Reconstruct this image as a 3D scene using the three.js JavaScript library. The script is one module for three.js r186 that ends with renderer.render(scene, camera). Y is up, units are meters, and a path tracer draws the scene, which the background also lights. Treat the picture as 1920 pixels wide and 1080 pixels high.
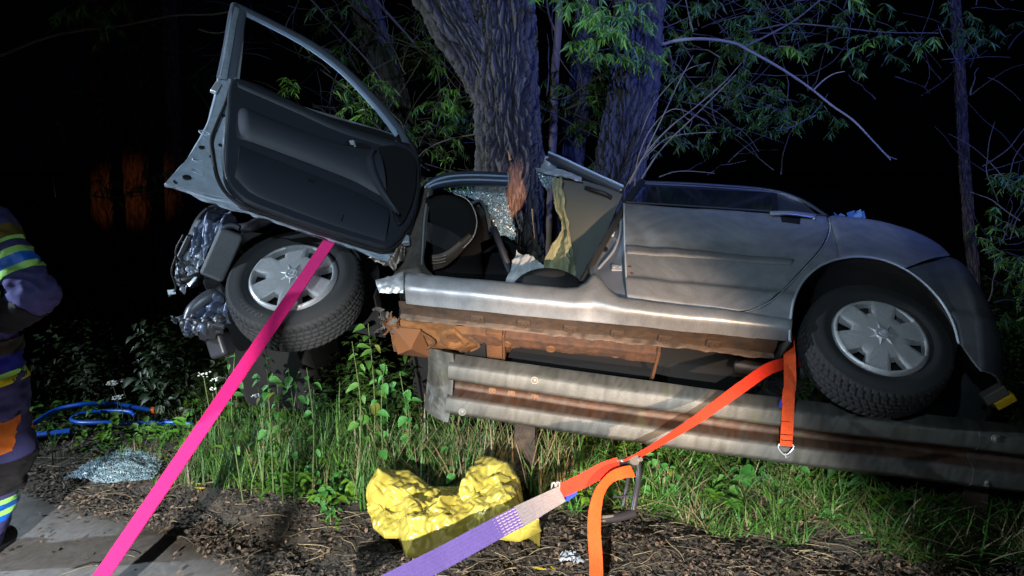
import * as THREE from 'three';
import { mergeGeometries, mergeVertices } from 'three/addons/utils/BufferGeometryUtils.js';
import { RoundedBoxGeometry } from 'three/addons/geometries/RoundedBoxGeometry.js';
import { MarchingCubes } from 'three/addons/objects/MarchingCubes.js';
import { FontLoader } from 'three/addons/loaders/FontLoader.js';
import { TextGeometry } from 'three/addons/geometries/TextGeometry.js';
import { createNoise3D } from 'simplex-noise';

// ------------------------------------------------------------------ camera, sky, sun, exposure, lamps
const scene = new THREE.Scene();
const V = (x = 0, y = 0, z = 0) => new THREE.Vector3(x, y, z);
const F = 1450, PITCH = THREE.MathUtils.degToRad(-9), EYE = 1.6;
const camera = new THREE.PerspectiveCamera(2 * Math.atan(540 / F) * 180 / Math.PI, 1920 / 1080, 0.05, 200);
camera.position.set(0, EYE, 0);
camera.rotation.x = PITCH;
camera.updateMatrixWorld(true);
const renderer = new THREE.WebGLRenderer({ antialias: true });
renderer.setSize(1920, 1080);
renderer.toneMapping = THREE.LinearToneMapping;
renderer.toneMappingExposure = 1.0;
renderer.shadowMap.enabled = true;

{ // night sky: a faint blue-black gradient
  const w = 64, h = 32, d = new Float32Array(w * h * 4);
  for (let j = 0; j < h; j++) for (let i = 0; i < w; i++) {
    const up = Math.max(0, (j + 0.5) / h * 2 - 1), k = 0.0004 + 0.0002 * (1 - up);
    d.set([k * 0.35, k * 0.45, k * 1.0, 1], (j * w + i) * 4);
  }
  const t = new THREE.DataTexture(d, w, h, THREE.RGBAFormat, THREE.FloatType);
  t.mapping = THREE.EquirectangularReflectionMapping; t.magFilter = THREE.LinearFilter; t.needsUpdate = true;
  scene.background = t; scene.environment = t;
}
const moon = new THREE.DirectionalLight(new THREE.Color(0.6, 0.7, 1), 0.006);
moon.position.set(6, 14, 7); moon.target.position.set(0, 0, -4); moon.castShadow = true;
scene.add(moon, moon.target);

// lamps of the rescue vehicles, all outside the frame: position, aim, colour, strength, cone, penumbra
const LAMPS = {
  key: { p: [-0.9, 1.9, 4.0], t: [-0.57, 0, -0.27], c: [1, 0.97, 0.92], i: 490, a: 18.3, pen: 0.13 },
  flood: { p: [-0.9, 3.1, 0.9], t: [0.15, 1.5, -4.2], c: [0.66, 0.86, 1], i: 36, a: 29, pen: 0.7 },
  side: { p: [-6.2, 2.3, -2.4], t: [-0.9, 0.9, -3.3], c: [0.72, 0.86, 1], i: 125, a: 30, pen: 0.5 },
  head: { p: [1.2, 0.55, 1.0], t: [0.45, 0.68, -3.4], c: [1, 0.68, 0.44], i: 135, a: 9.5, pen: 0.45 },
  amber: { p: [-3.9, 0.95, -4.5], t: [-4.35, 1.3, -9.0], c: [1, 0.5, 0.2], i: 8, a: 6, pen: 0.7 },
  blue: { p: [3.2, 4.2, 1.6], t: [2.2, 3.5, -5], c: [0.11, 0.19, 1], i: 240, a: 26.5, pen: 0.5 },
};
function spot(L) {
  const s = new THREE.SpotLight(new THREE.Color(...L.c), L.i, 0, THREE.MathUtils.degToRad(L.a), L.pen, 2);
  s.position.set(...L.p); s.target.position.set(...L.t); s.castShadow = true; s.shadow.radius = 2; s.shadow.mapSize.set(2048, 2048);
  scene.add(s, s.target);
  return s;
}
for (const k in LAMPS) spot(LAMPS[k]);

// ------------------------------------------------------------------ helpers
function rng(seed) { let a = seed >>> 0; return () => { a |= 0; a = a + 0x6D2B79F5 | 0; let t = Math.imul(a ^ a >>> 15, 1 | a); t = t + Math.imul(t ^ t >>> 7, 61 | t) ^ t; return ((t ^ t >>> 14) >>> 0) / 4294967296; }; }
const R = rng(7331);
const rr = (a, b, r = R) => a + (b - a) * r();
const n3 = createNoise3D(rng(99));
const fbm = (x, y, z, o = 4) => { let s = 0, a = 0.5; for (let i = 0; i < o; i++) { s += a * n3(x, y, z); x *= 2.03; y *= 2.03; z *= 2.03; a *= 0.5; } return s; };
const clamp = (x, a = 0, b = 1) => Math.min(b, Math.max(a, x));
const lerp = (a, b, t) => a + (b - a) * t;
const smooth = (a, b, x) => { const t = clamp((x - a) / (b - a)); return t * t * (3 - 2 * t); };
const deg = THREE.MathUtils.degToRad;

// a measured point of the photograph (1920 x 1080) at depth d metres -> its place in the scene
function at(px, py, d) { return V((px - 960) / F * d, -(py - 540) / F * d, -d).applyMatrix4(camera.matrixWorld); }

const used = {};
function numbered(name) { used[name] = (used[name] || 0) + 1; return used[name] === 1 ? name : name + '_' + String(used[name] - 1).padStart(3, '0'); }
function shadows(m) { m.castShadow = m.receiveShadow = true; return m; }
function part(name, geo, mat, parent, kind) {
  const m = shadows(new THREE.Mesh(Array.isArray(geo) ? merge(geo) : geo, mat));
  m.name = numbered(name); parent.add(m);
  if (kind) m.userData.kind = kind;
  return m;
}
function thing(name, label, category, pos = V(), group) {
  const o = new THREE.Group(); o.name = numbered(name); o.position.copy(pos); scene.add(o);
  o.userData.label = label; o.userData.category = category;
  if (group) o.userData.group = group;
  return o;
}
function single(name, label, category, geo, mat, group, kind) {
  const m = part(name, geo, mat, scene, kind);
  m.userData.label = label; m.userData.category = category;
  if (group) m.userData.group = group;
  return m;
}
function structure(name, geo, mat) { const m = part(name, geo, mat, scene); m.userData.kind = 'structure'; return m; }
function merge(list) {
  const keep = list.map(g => {
    let q = g.index ? g.toNonIndexed() : g;
    if (!q.attributes.normal) q.computeVertexNormals();
    const o = new THREE.BufferGeometry();
    o.setAttribute('position', q.attributes.position); o.setAttribute('normal', q.attributes.normal);
    if (!q.attributes.uv) { q.setAttribute('uv', new THREE.BufferAttribute(new Float32Array(q.attributes.position.count * 2), 2)); }
    o.setAttribute('uv', q.attributes.uv);
    return o;
  });
  const cols = list.map(g => { const q = g.index ? g.toNonIndexed() : g; return q.attributes.color; });
  if (cols.every(c => c)) keep.forEach((o, i) => o.setAttribute('color', cols[i]));
  return mergeGeometries(keep);
}
// grid of points pts[i][j] -> smooth open surface
function gridGeo(pts, uvs, closeU = false) {
  const nu = pts.length, nv = pts[0].length, p = [], uv = [], ix = [];
  for (let i = 0; i < nu; i++) for (let j = 0; j < nv; j++) { const q = pts[i][j]; p.push(q.x, q.y, q.z); const t = uvs ? uvs(i, j, q) : [i / (nu - 1), j / (nv - 1)]; uv.push(t[0], t[1]); }
  for (let i = 0; i < nu - 1; i++) for (let j = 0; j < nv - 1; j++) { const a = i * nv + j, b = a + nv; ix.push(a, b, a + 1, b, b + 1, a + 1); }
  const g = new THREE.BufferGeometry();
  g.setAttribute('position', new THREE.Float32BufferAttribute(p, 3)); g.setAttribute('uv', new THREE.Float32BufferAttribute(uv, 2));
  g.setIndex(ix); g.computeVertexNormals();
  return g;
}
// grid of points -> closed sheet of thickness th (front at the points, back th behind along the normals), turned-in edge
function sheet(pts, th = 0.01, flip = false, uvs) {
  const nu = pts.length, nv = pts[0].length;
  const f = gridGeo(pts, uvs), n = f.attributes.normal, s = flip ? 1 : -1;
  const back = pts.map((row, i) => row.map((q, j) => { const k = i * nv + j; return V(q.x + s * th * n.getX(k), q.y + s * th * n.getY(k), q.z + s * th * n.getZ(k)); }));
  const rim = [], rimB = [];
  const push = (i, j) => { rim.push(pts[i][j]); rimB.push(back[i][j]); };
  for (let i = 0; i < nu; i++) push(i, 0);
  for (let j = 1; j < nv; j++) push(nu - 1, j);
  for (let i = nu - 2; i >= 0; i--) push(i, nv - 1);
  for (let j = nv - 2; j >= 0; j--) push(0, j);
  return merge([f, gridGeo(back, uvs), gridGeo(rim.map((q, k) => [q, rimB[k]]))]);
}
function resample(poly, n) { // polyline [[x,y],...] or Vector3 list -> n+1 points equally spaced along a smooth curve through it
  const pts = poly.map(q => q.isVector3 ? q : V(q[0], q[1], q[2] || 0));
  const c = new THREE.CatmullRomCurve3(pts, false, 'centripetal');
  return c.getSpacedPoints(n);
}
function polyline(poly, n) { // the same with straight pieces
  const pts = poly.map(q => q.isVector3 ? q : V(q[0], q[1], q[2] || 0)), L = [0];
  for (let i = 1; i < pts.length; i++) L.push(L[i - 1] + pts[i].distanceTo(pts[i - 1]));
  const out = []; let k = 0;
  for (let i = 0; i <= n; i++) { const s = L[L.length - 1] * i / n; while (k < pts.length - 2 && L[k + 1] < s) k++; out.push(pts[k].clone().lerp(pts[k + 1], (s - L[k]) / Math.max(1e-9, L[k + 1] - L[k]))); }
  return out;
}
function tube(pts, rad, seg = 40, rs = 10, closed = false) { // rad: number or function of t
  const c = new THREE.CatmullRomCurve3(pts, closed, 'centripetal');
  const g = new THREE.TubeGeometry(c, seg, 1, rs, closed), p = g.attributes.position, P = V();
  for (let i = 0; i <= seg; i++) {
    const t = i / seg; c.getPointAt(t, P); const r = typeof rad === 'function' ? rad(t) : rad;
    for (let j = 0; j <= rs; j++) { const k = i * (rs + 1) + j; p.setXYZ(k, P.x + (p.getX(k) - P.x) * r, P.y + (p.getY(k) - P.y) * r, P.z + (p.getZ(k) - P.z) * r); }
  }
  g.computeVertexNormals();
  return g;
}
// box with rounded edges, size [x,y,z], placed by a matrix built from centre + axes
function rbox(size, rad = 0.006, seg = 2) { return new RoundedBoxGeometry(size[0], size[1], size[2], seg, Math.min(rad, 0.45 * Math.min(...size))); }
function basis(o, x, y) { // orthonormal frame with x along x, y near y
  const X = x.clone().normalize(), Z = X.clone().cross(y).normalize(), Y = Z.clone().cross(X);
  return new THREE.Matrix4().makeBasis(X, Y, Z).setPosition(o);
}
function flatRibbon(pts, sides, w, th = 0.003) { // webbing: centre points, side directions, width (number or fn), thickness
  const rows = pts.map((q, i) => { const t = i / (pts.length - 1), ww = typeof w === 'function' ? w(t) : w; return [-1, -0.6, -0.2, 0.2, 0.6, 1].map(k => q.clone().addScaledVector(sides[i], k * ww / 2)); });
  let L = 0; const acc = pts.map((q, i) => L += i ? q.distanceTo(pts[i - 1]) : 0);
  return sheet(rows, th, false, (i, j) => [acc[i] !== undefined ? acc[i] : 0, j * 0.01]);
}
// vertex colours from a function of position
function colour(g, fn) {
  const p = g.attributes.position, c = new Float32Array(p.count * 3);
  for (let i = 0; i < p.count; i++) { const q = fn(p.getX(i), p.getY(i), p.getZ(i), i); c.set(q, i * 3); }
  g.setAttribute('color', new THREE.BufferAttribute(c, 3)); return g;
}
// tiling noise texture
function noiseTex(size, fn, srgb = false) {
  const d = new Uint8Array(size * size * 4);
  for (let j = 0; j < size; j++) for (let i = 0; i < size; i++) { const q = fn(i / size, j / size); d.set([q[0] * 255, q[1] * 255, q[2] * 255, 255].map(v => clamp(v, 0, 255)), (j * size + i) * 4); }
  const t = new THREE.DataTexture(d, size, size); t.wrapS = t.wrapT = THREE.RepeatWrapping; t.magFilter = THREE.LinearFilter; t.minFilter = THREE.LinearMipmapLinearFilter; t.generateMipmaps = true;
  if (srgb) t.colorSpace = THREE.SRGBColorSpace; t.needsUpdate = true; return t;
}
const ring4 = (u, v, f) => { const a = u * 2 * Math.PI, b = v * 2 * Math.PI; return fbm(Math.cos(a) * f + 9 * Math.cos(b) * f / 9, Math.sin(a) * f + Math.cos(b) * f * 0.7, Math.sin(b) * f * 1.3, 4); };
const grime = noiseTex(512, (u, v) => { const a = 0.5 + 0.7 * ring4(u, v, 1.6), b = 0.5 + 0.6 * ring4(v, u, 9); const k = clamp(0.82 + 0.3 * (a - 0.5) + 0.22 * (b - 0.5)); return [k, k, k]; });
const dust = noiseTex(512, (u, v) => { const sp = Math.max(0, ring4(u + 0.3, v, 26) - 0.28) * 1.2, k = clamp(0.9 + 0.2 * ring4(u, v, 1.3) + 0.12 * ring4(v, u, 12) - sp); return [k, k * 0.99, k * 0.97]; });
const rough = noiseTex(512, (u, v) => { const k = clamp(0.7 + 0.5 * ring4(u, v, 3) + 0.25 * ring4(v, u, 14)); return [k, k, k]; });
const fine = noiseTex(256, (u, v) => { const k = 0.5 + 0.5 * ring4(u, v, 18); return [k, k, k]; });
const mat = (r, g, b, o = {}) => new THREE.MeshStandardMaterial({ color: new THREE.Color().setRGB(r, g, b), roughness: 0.7, side: THREE.DoubleSide, ...o });
const phys = (r, g, b, o = {}) => new THREE.MeshPhysicalMaterial({ color: new THREE.Color().setRGB(r, g, b), roughness: 0.5, side: THREE.DoubleSide, ...o });
const font = await new FontLoader().loadAsync('fonts/droid/droid_sans_bold.typeface.json');

const M = {
  paint: phys(0.27, 0.295, 0.33, { metalness: 0.35, roughness: 0.42, map: dust, clearcoat: 0.35, clearcoatRoughness: 0.3 }),
  bareSteel: mat(0.36, 0.4, 0.46, { metalness: 0.25, roughness: 0.42 }),
  chrome: mat(0.6, 0.64, 0.7, { metalness: 0.35, roughness: 0.25 }),
  glintTrim: mat(0.4, 0.52, 0.72, { metalness: 0.15, roughness: 0.35 }),  // blue glint is put into the trim colour itself
  black: mat(0.012, 0.012, 0.014, { roughness: 0.55 }),
  hidden: mat(0.004, 0.004, 0.005, { roughness: 1 }),  // near-black colour painting the deep shade inside and under the car
  zinc: mat(0.22, 0.21, 0.19, { metalness: 0.5, roughness: 0.35 }),
  rubber: mat(0.02, 0.021, 0.023, { roughness: 0.78, bumpMap: fine, bumpScale: 0.0006 }),
  lettering: mat(0.07, 0.07, 0.075, { roughness: 0.7 }),
  trim: mat(0.026, 0.03, 0.042, { roughness: 0.5, bumpMap: fine, bumpScale: 0.0004 }),
  trimSoft: mat(0.032, 0.037, 0.05, { roughness: 0.55, bumpMap: fine, bumpScale: 0.0004 }),
  fabric: mat(0.05, 0.055, 0.06, { roughness: 0.95, bumpMap: fine, bumpScale: 0.0008 }),
  seatFabric: mat(0.016, 0.016, 0.018, { roughness: 0.95 }),
  hub: phys(0.55, 0.57, 0.6, { metalness: 0.4, roughness: 0.4, map: dust, clearcoat: 0.25 }),
  darkMetal: mat(0.03, 0.03, 0.033, { metalness: 0.5, roughness: 0.5 }),
  headliner: mat(0.1, 0.108, 0.1, { roughness: 0.9 }),
  airbag: mat(0.55, 0.6, 0.63, { roughness: 0.9 }),
};
// ------------------------------------------------------------------ ground, road
const VERGE = [[-60, -4.6], [-2.6, -3.95], [-2.05, -3.62], [-1.5, -3.4], [-1.15, -3.12], [-0.75, -2.85], [-0.3, -2.62], [0.6, -2.35], [2, -2.1], [60, -1.2]];
function vergeZ(x) { for (let i = 1; i < VERGE.length; i++) if (x <= VERGE[i][0]) { const t = (x - VERGE[i - 1][0]) / (VERGE[i][0] - VERGE[i - 1][0]); return lerp(VERGE[i - 1][1], VERGE[i][1], t); } return -1.2; }
function groundY(x, z) {
  const e = lerp(-6.8, -4.1, smooth(-2.3, -0.8, x));
  let y = -0.85 * smooth(e, e - 1.6, z);
  y += smooth(-9, -26, z) * 1.6;
  const onSoil = smooth(0.1, -0.25, z - vergeZ(x));
  y += onSoil * (0.03 + 0.035 * n3(x * 1.3, 0, z * 1.3) + 0.018 * n3(x * 5, 3, z * 5) + 0.006 * n3(x * 17, 5, z * 17));
  if (onSoil < 1) y -= 0.03 * (1 - onSoil);
  return y;
}
function onGround(px, py) { // where the ray through a measured point meets the ground
  const o = camera.position, d = at(px, py, 1).sub(o); let s = 0.5;
  for (let i = 0; i < 4000; i++) { const y = o.y + d.y * s; if (y <= groundY(o.x + d.x * s, o.z + d.z * s)) break; s += 0.005; }
  const p = o.clone().addScaledVector(d, s); p.y = groundY(p.x, p.z); return p;
}
const soilMat = mat(1, 1, 1, { roughness: 0.95, vertexColors: true, bumpMap: fine, bumpScale: 0.01 });
{
  const spread = (k, n, a, b, far) => { const t = k / n * 2 - 1; const lin = lerp(a, b, k / n), s = Math.sign(t) * Math.max(0, Math.abs(t) - 0.8) / 0.2; return lin + Math.sign(s) * Math.pow(Math.abs(s), 3) * far; };
  const nu = 420, nv = 300, pts = [];
  for (let i = 0; i <= nu; i++) { const row = []; for (let j = 0; j <= nv; j++) { const x = spread(i, nu, -5, 5, 90), z = spread(j, nv, -0.5, -8, 0) - (j > nv * 0.9 ? Math.pow((j / nv - 0.9) / 0.1, 3) * 90 : 0) + (j < nv * 0.1 ? Math.pow((0.1 - j / nv) / 0.1, 3) * 60 : 0); row.push(V(x, groundY(x, z), z)); } pts.push(row); }
  const g = gridGeo(pts, (i, j, q) => [q.x / 0.4, q.z / 0.4]);
  colour(g, (x, y, z) => { const a = 0.5 + 0.5 * fbm(x * 2, 1, z * 2), b = 0.5 + 0.5 * n3(x * 14, 2, z * 14), k = 0.55 + 0.6 * b; return [lerp(0.045, 0.09, a) * k, lerp(0.038, 0.074, a) * k, lerp(0.03, 0.056, a) * k]; });
  structure('ground', g, soilMat);
}
{
  const nu = 500, nv = 90, pts = [];
  for (let i = 0; i <= nu; i++) {
    const t = i / nu * 2 - 1, x = -1 + 3.6 * t + Math.sign(t) * Math.pow(Math.max(0, Math.abs(t) - 0.7) / 0.3, 3) * 50, row = [];
    const z0 = vergeZ(x) + 0.05 + 0.05 * n3(x * 2.2, 0, 4) + 0.03 * n3(x * 9, 0, 8);
    for (let j = 0; j <= nv; j++) { const s = j / nv, z = z0 + 2.2 * s + Math.pow(s, 6) * 6; row.push(V(x, 0.008 + 0.004 * n3(x * 2, 7, z * 2) + 0.0016 * n3(x * 22, 1, z * 22) + 0.0012 * n3(x * 60, 1, z * 60), z)); }
    pts.push(row);
  }
  const g = gridGeo(pts, (i, j, q) => [q.x / 0.22, q.z / 0.22]);
  colour(g, (x, y, z) => {
    const a = 0.5 + 0.5 * fbm(x * 1.7, 4, z * 2.6), edge = smooth(0.5, 0.0, z - vergeZ(x) - 0.06), dirt = clamp(edge * 0.9 + 0.9 * Math.max(0, fbm(x * 4, 9, z * 4)) * (0.3 + edge)), b = 0.8 + 0.4 * (0.5 + 0.5 * n3(x * 45, 2, z * 45));
    return [lerp(lerp(0.14, 0.22, a), 0.06, dirt) * b, lerp(lerp(0.14, 0.215, a), 0.047, dirt) * b, lerp(lerp(0.145, 0.21, a), 0.035, dirt) * b];
  });
  structure('road', g, mat(1, 1, 1, { roughness: 0.9, vertexColors: true, bumpMap: fine, bumpScale: 0.004 }));
}

// ------------------------------------------------------------------ guardrail
const RAIL_L = at(838, 718, 3.64), RAIL_R = at(1900, 854, 3.3);
const railDir = RAIL_R.clone().sub(RAIL_L).normalize();
const railUp = V(0, 1, 0).addScaledVector(railDir, -railDir.y).normalize();
const railOut = railDir.clone().cross(railUp).normalize();             // towards the road
const railAt = (s, y, z) => RAIL_L.clone().addScaledVector(railDir, s).addScaledVector(railUp, y - 0.02 * Math.sin(clamp(s, 0, 2.7) * 1.1)).addScaledVector(railOut, z);
const W_PROFILE = [[0.156, 0.0], [0.15, 0.022], [0.128, 0.062], [0.12, 0.074], [0.108, 0.08], [0.062, 0.08], [0.05, 0.074], [0.042, 0.062], [0.026, 0.016], [0.018, 0.006], [0, 0.003], [-0.018, 0.006], [-0.026, 0.016], [-0.042, 0.062], [-0.05, 0.074], [-0.062, 0.08], [-0.108, 0.08], [-0.12, 0.074], [-0.128, 0.062], [-0.15, 0.022], [-0.156, 0.0]].map(([y, z]) => [y * 0.92, z]);
const galv = mat(1, 1, 1, { metalness: 0.25, roughness: 0.58, vertexColors: true, bumpMap: fine, bumpScale: 0.0015 });
function galvCol(rust) {
  return (x, y, z) => {
    const P = V(x, y, z).sub(RAIL_L), s = P.dot(railDir), h = P.dot(railUp) + 0.02 * Math.sin(clamp(s, 0, 2.7) * 1.1);
    const a = 0.5 + 0.5 * fbm(s * 3, h * 14, 1), streak = 0.5 + 0.5 * n3(s * 26, h * 3, 4), mott = 0.5 + 0.5 * n3(s * 50, h * 60, 9);
    let c = [0.1, 0.101, 0.094].map(v => v * (0.55 + 0.55 * a + 0.5 * (mott - 0.5) + 0.4 * (streak - 0.5)));
    const valley = smooth(0.05, 0.03, Math.abs(h)), r = rust * clamp(valley * (0.65 + 0.5 * streak) + 0.7 * Math.max(0, streak - 0.75) * smooth(0.16, 0.02, Math.abs(h - 0.02)));
    const rc = [0.055, 0.023, 0.01].map(v => v * (0.6 + 0.7 * mott));
    c = c.map((v, k) => lerp(v, rc[k], r));
    const moss = smooth(0.3, 0.6, fbm(s * 5, h * 8, 20)) * 0.5; return [lerp(c[0], 0.09, moss), lerp(c[1], 0.1, moss), lerp(c[2], 0.05, moss)];
  };
}
function railSection(s0, s1, proud, rust, n = 160) {
  const pts = [];
  for (let i = 0; i <= n; i++) { const s = lerp(s0, s1, i / n); pts.push(W_PROFILE.map(([y, z]) => railAt(s, y + 0.002 * n3(s * 2, y * 9, 2), z + proud + 0.006 * n3(s * 1.5, y * 4, 7)))); }
  return colour(sheet(pts, 0.004, false, (i, j) => [i / n * (s1 - s0) / 0.3, j / 20]), galvCol(rust));
}
function boltGeo(r) { const g = new THREE.SphereGeometry(r, 16, 8, 0, Math.PI * 2, 0, Math.PI / 2); g.scale(1, 0.55, 1); return merge([g, new THREE.CylinderGeometry(r * 1.35, r * 1.45, r * 0.3, 16)]); }
{
  const rail = thing('guardrail', 'weathered grey steel guardrail with a rusty centre groove under the wrecked car', 'guardrail', V());
  part('beam', railSection(0.02, 2.42, 0, 1), galv, rail);
  part('beam', railSection(2.3, 5.2, 0.006, 0.75), galv, rail);
  // end plate: a flat wing that wraps the beam's left end and bends back
  const wing = []; for (let i = 0; i <= 24; i++) { const t = i / 24, s = -0.115 + 0.15 * t, zz = 0.055 - 0.1 * Math.pow(1 - t, 2.2); const row = []; for (let j = 0; j <= 24; j++) { const y = (j / 24 * 2 - 1), hh = 0.165 * (1 - 0.12 * Math.pow(1 - t, 3)); row.push(railAt(s + 0.008 * (1 - y * y), y * hh, zz + 0.01 * n3(t * 2, y, 3) + 0.02 * smooth(0.5, 1, t) * Math.abs(y))); } wing.push(row); }
  part('end_plate', colour(sheet(wing, 0.004), galvCol(0.15)), galv, rail);
  const bolt = boltGeo(0.013), bm = mat(0.2, 0.19, 0.17, { metalness: 0.4, roughness: 0.6 }), brust = mat(0.15, 0.075, 0.04, { roughness: 0.8 });
  const bolts = [[0.42, 0.1, 0.084, 0], [0.31, 0.0, 0.008, 1], [0.42, 0.0, 0.008, 1], [0.1, -0.1, 0.084, 0], [0.22, 0, 0.008, 1], [2.36, -0.095, 0.09, 0], [2.62, -0.095, 0.09, 0], [2.62, 0.1, 0.09, 0], [2.36, 0.1, 0.09, 0]];
  for (const [s, y, z, k] of bolts) { const b = part('bolt', bolt, k ? brust : bm, rail); b.applyMatrix4(basis(railAt(s, y, z), railDir, railOut)); }
  const pm = mat(0.05, 0.034, 0.022, { roughness: 0.85, map: grime });
  for (const s of [0.36, 2.36, 4.4]) {
    const top = railAt(s, 0.08, -0.07), h = top.y - groundY(top.x, top.z) + 0.4;
    const prof = new THREE.Shape(); [[-0.05, -0.04], [0.05, -0.04], [0.05, -0.033], [0.004, -0.03], [0.004, 0.03], [0.05, 0.033], [0.05, 0.04], [-0.05, 0.04], [-0.05, 0.033], [-0.004, 0.03], [-0.004, -0.03], [-0.05, -0.033]].forEach((q, i) => i ? prof.lineTo(...q) : prof.moveTo(...q));
    const g = new THREE.ExtrudeGeometry(prof, { depth: h, bevelEnabled: false }); g.rotateX(Math.PI / 2);
    const p = part('post', g, pm, rail); p.position.copy(top); p.rotation.y = Math.atan2(-railDir.z, railDir.x);
    const sp = part('spacer', rbox([0.1, 0.12, 0.045], 0.004), pm, rail); sp.position.copy(railAt(s, 0, -0.02)); sp.rotation.y = p.rotation.y;
  }
}
{ // reflector marker on the rail's top edge
  const o = thing('reflector_marker', 'small yellow and grey reflector block tilted on the guardrail beside the rear bumper', 'reflector', at(1868, 746, 3.3));
  const m = basis(V(), at(1890, 722, 3.28).sub(at(1848, 746, 3.3)), V(0, 1, 0.1));
  const a = part('holder', rbox([0.1, 0.05, 0.05], 0.008), mat(0.12, 0.11, 0.1, { roughness: 0.6 }), o); a.applyMatrix4(m.clone().multiply(new THREE.Matrix4().makeTranslation(0, 0.022, 0)));
  const b = part('lens', rbox([0.085, 0.04, 0.052], 0.006), phys(0.75, 0.5, 0.02, { roughness: 0.3, clearcoat: 0.6 }), o); b.applyMatrix4(m.clone().multiply(new THREE.Matrix4().makeTranslation(0.018, -0.022, 0.004)));
  const c = part('bracket', rbox([0.02, 0.08, 0.004], 0.001), M.darkMetal, o); c.position.set(-0.02, -0.05, -0.01);
}
// ------------------------------------------------------------------ the wrecked car: local axes x to the rear, y up, z out of the side we see; origin between the front wheels
const car = thing('wrecked_car', 'crumpled silver-grey estate car lying tilted on the guardrail with its roof wrapped around the tree', 'car');
{
  const e = (x, y, z) => new THREE.Matrix4().makeRotationFromEuler(new THREE.Euler(x, y, z));
  const m = new THREE.Matrix4().makeTranslation(-1.000144, -0.468464, -4.145887).multiply(e(0, -0.0866016, 0)).multiply(e(0, 0, -0.1003465)).multiply(e(-0.7078089, 0, 0));
  m.premultiply(camera.matrixWorld); m.decompose(car.position, car.quaternion, car.scale);
  car.updateMatrixWorld(true);
}
const carInv = car.matrixWorld.clone().invert();
const loc = (px, py, d) => at(px, py, d).applyMatrix4(carInv);
const eyeL = camera.position.clone().applyMatrix4(carInv);
function onPlane(px, py, o, n) { const d = loc(px, py, 1).sub(eyeL); return eyeL.clone().addScaledVector(d, o.clone().sub(eyeL).dot(n) / d.dot(n)); }
const onZ = (px, py, z) => onPlane(px, py, V(0, 0, z), V(0, 0, 1));
function bodyZ(x, y) { // the curved flank of the body
  let z = 0.8 + 0.05 * smooth(-0.06, 0.3, y) - 0.05 * smooth(0.42, 0.75, y);
  z += 0.02 * smooth(0.185, 0.145, y) - 0.004 * smooth(0.08, 0.0, y);
  z -= 0.16 * Math.pow(Math.max(0, x - 2.72) / 0.5, 2);
  z += 0.004 * n3(x * 2.5, y * 3, 4) + 0.0018 * n3(x * 6, y * 6, 8) - 0.007 * Math.max(0, 1 - Math.abs((x - 1.62) * 1.6 + (y - 0.35) * 0.8) * 9) * smooth(0.05, 0.2, y) * smooth(0.65, 0.4, y);
  return z;
}
function side(px, py, off = 0) { let z = 0.82, q; for (let k = 0; k < 14; k++) { q = onZ(px, py, z + off); z = lerp(z, clamp(bodyZ(q.x, q.y), 0.55, 0.9), 0.7); } q.z = bodyZ(q.x, q.y) + off; return q; }
const sides = (list, off = 0) => list.map(q => side(q[0], q[1], q[2] !== undefined ? q[2] + off : off));
// skin between two outlines (measured points), lying on the flank, edges rolled in
function skin(A, B, nu, nv, off = 0, th = 0.012, curved = true, bulge) {
  const a = (curved ? resample : polyline)(sides(A), nu), b = (curved ? resample : polyline)(sides(B), nu), pts = [];
  for (let i = 0; i <= nu; i++) { const row = []; for (let j = 0; j <= nv; j++) { let t = j / nv; t = j === 1 ? 0.012 : j === nv - 1 ? 0.988 : t; const q = a[i].clone().lerp(b[i], t); q.z = bodyZ(q.x, q.y) + off; const edge = Math.min(i, nu - i) === 0 || j === 0 || j === nv; if (edge) q.z -= 0.004; if (bulge) q.z += bulge(i / nu, t, q); row.push(q); } pts.push(row); }
  return sheet(pts, th, false, (i, j, q) => [q.x / 0.7, q.y / 0.7]);
}
function quad(list, nu = 1, nv = 1, fn, th = 0.01) { // four local corners a b c d -> sheet, fn moves points
  const [a, b, c, d] = list, pts = [];
  for (let i = 0; i <= nu; i++) { const row = []; for (let j = 0; j <= nv; j++) { const u = i / nu, v = j / nv; const q = a.clone().lerp(b, u).lerp(d.clone().lerp(c, u), v); if (fn) fn(q, u, v); row.push(q); } pts.push(row); }
  return sheet(pts, th);
}
function ruled(A, B, nu, nv, fn, th = 0.008, curved = true) { // between two local polylines
  const a = (curved ? resample : polyline)(A, nu), b = (curved ? resample : polyline)(B, nu), pts = [];
  for (let i = 0; i <= nu; i++) { const row = []; for (let j = 0; j <= nv; j++) { const q = a[i].clone().lerp(b[i], j / nv); if (fn) fn(q, i / nu, j / nv); row.push(q); } pts.push(row); }
  return sheet(pts, th, false, (i, j, q) => [q.x / 0.5 + q.z / 0.5, q.y / 0.5]);
}
const tubeL = (list, r, seg = 60, rs = 8) => tube(list, r, seg, rs);

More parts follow.
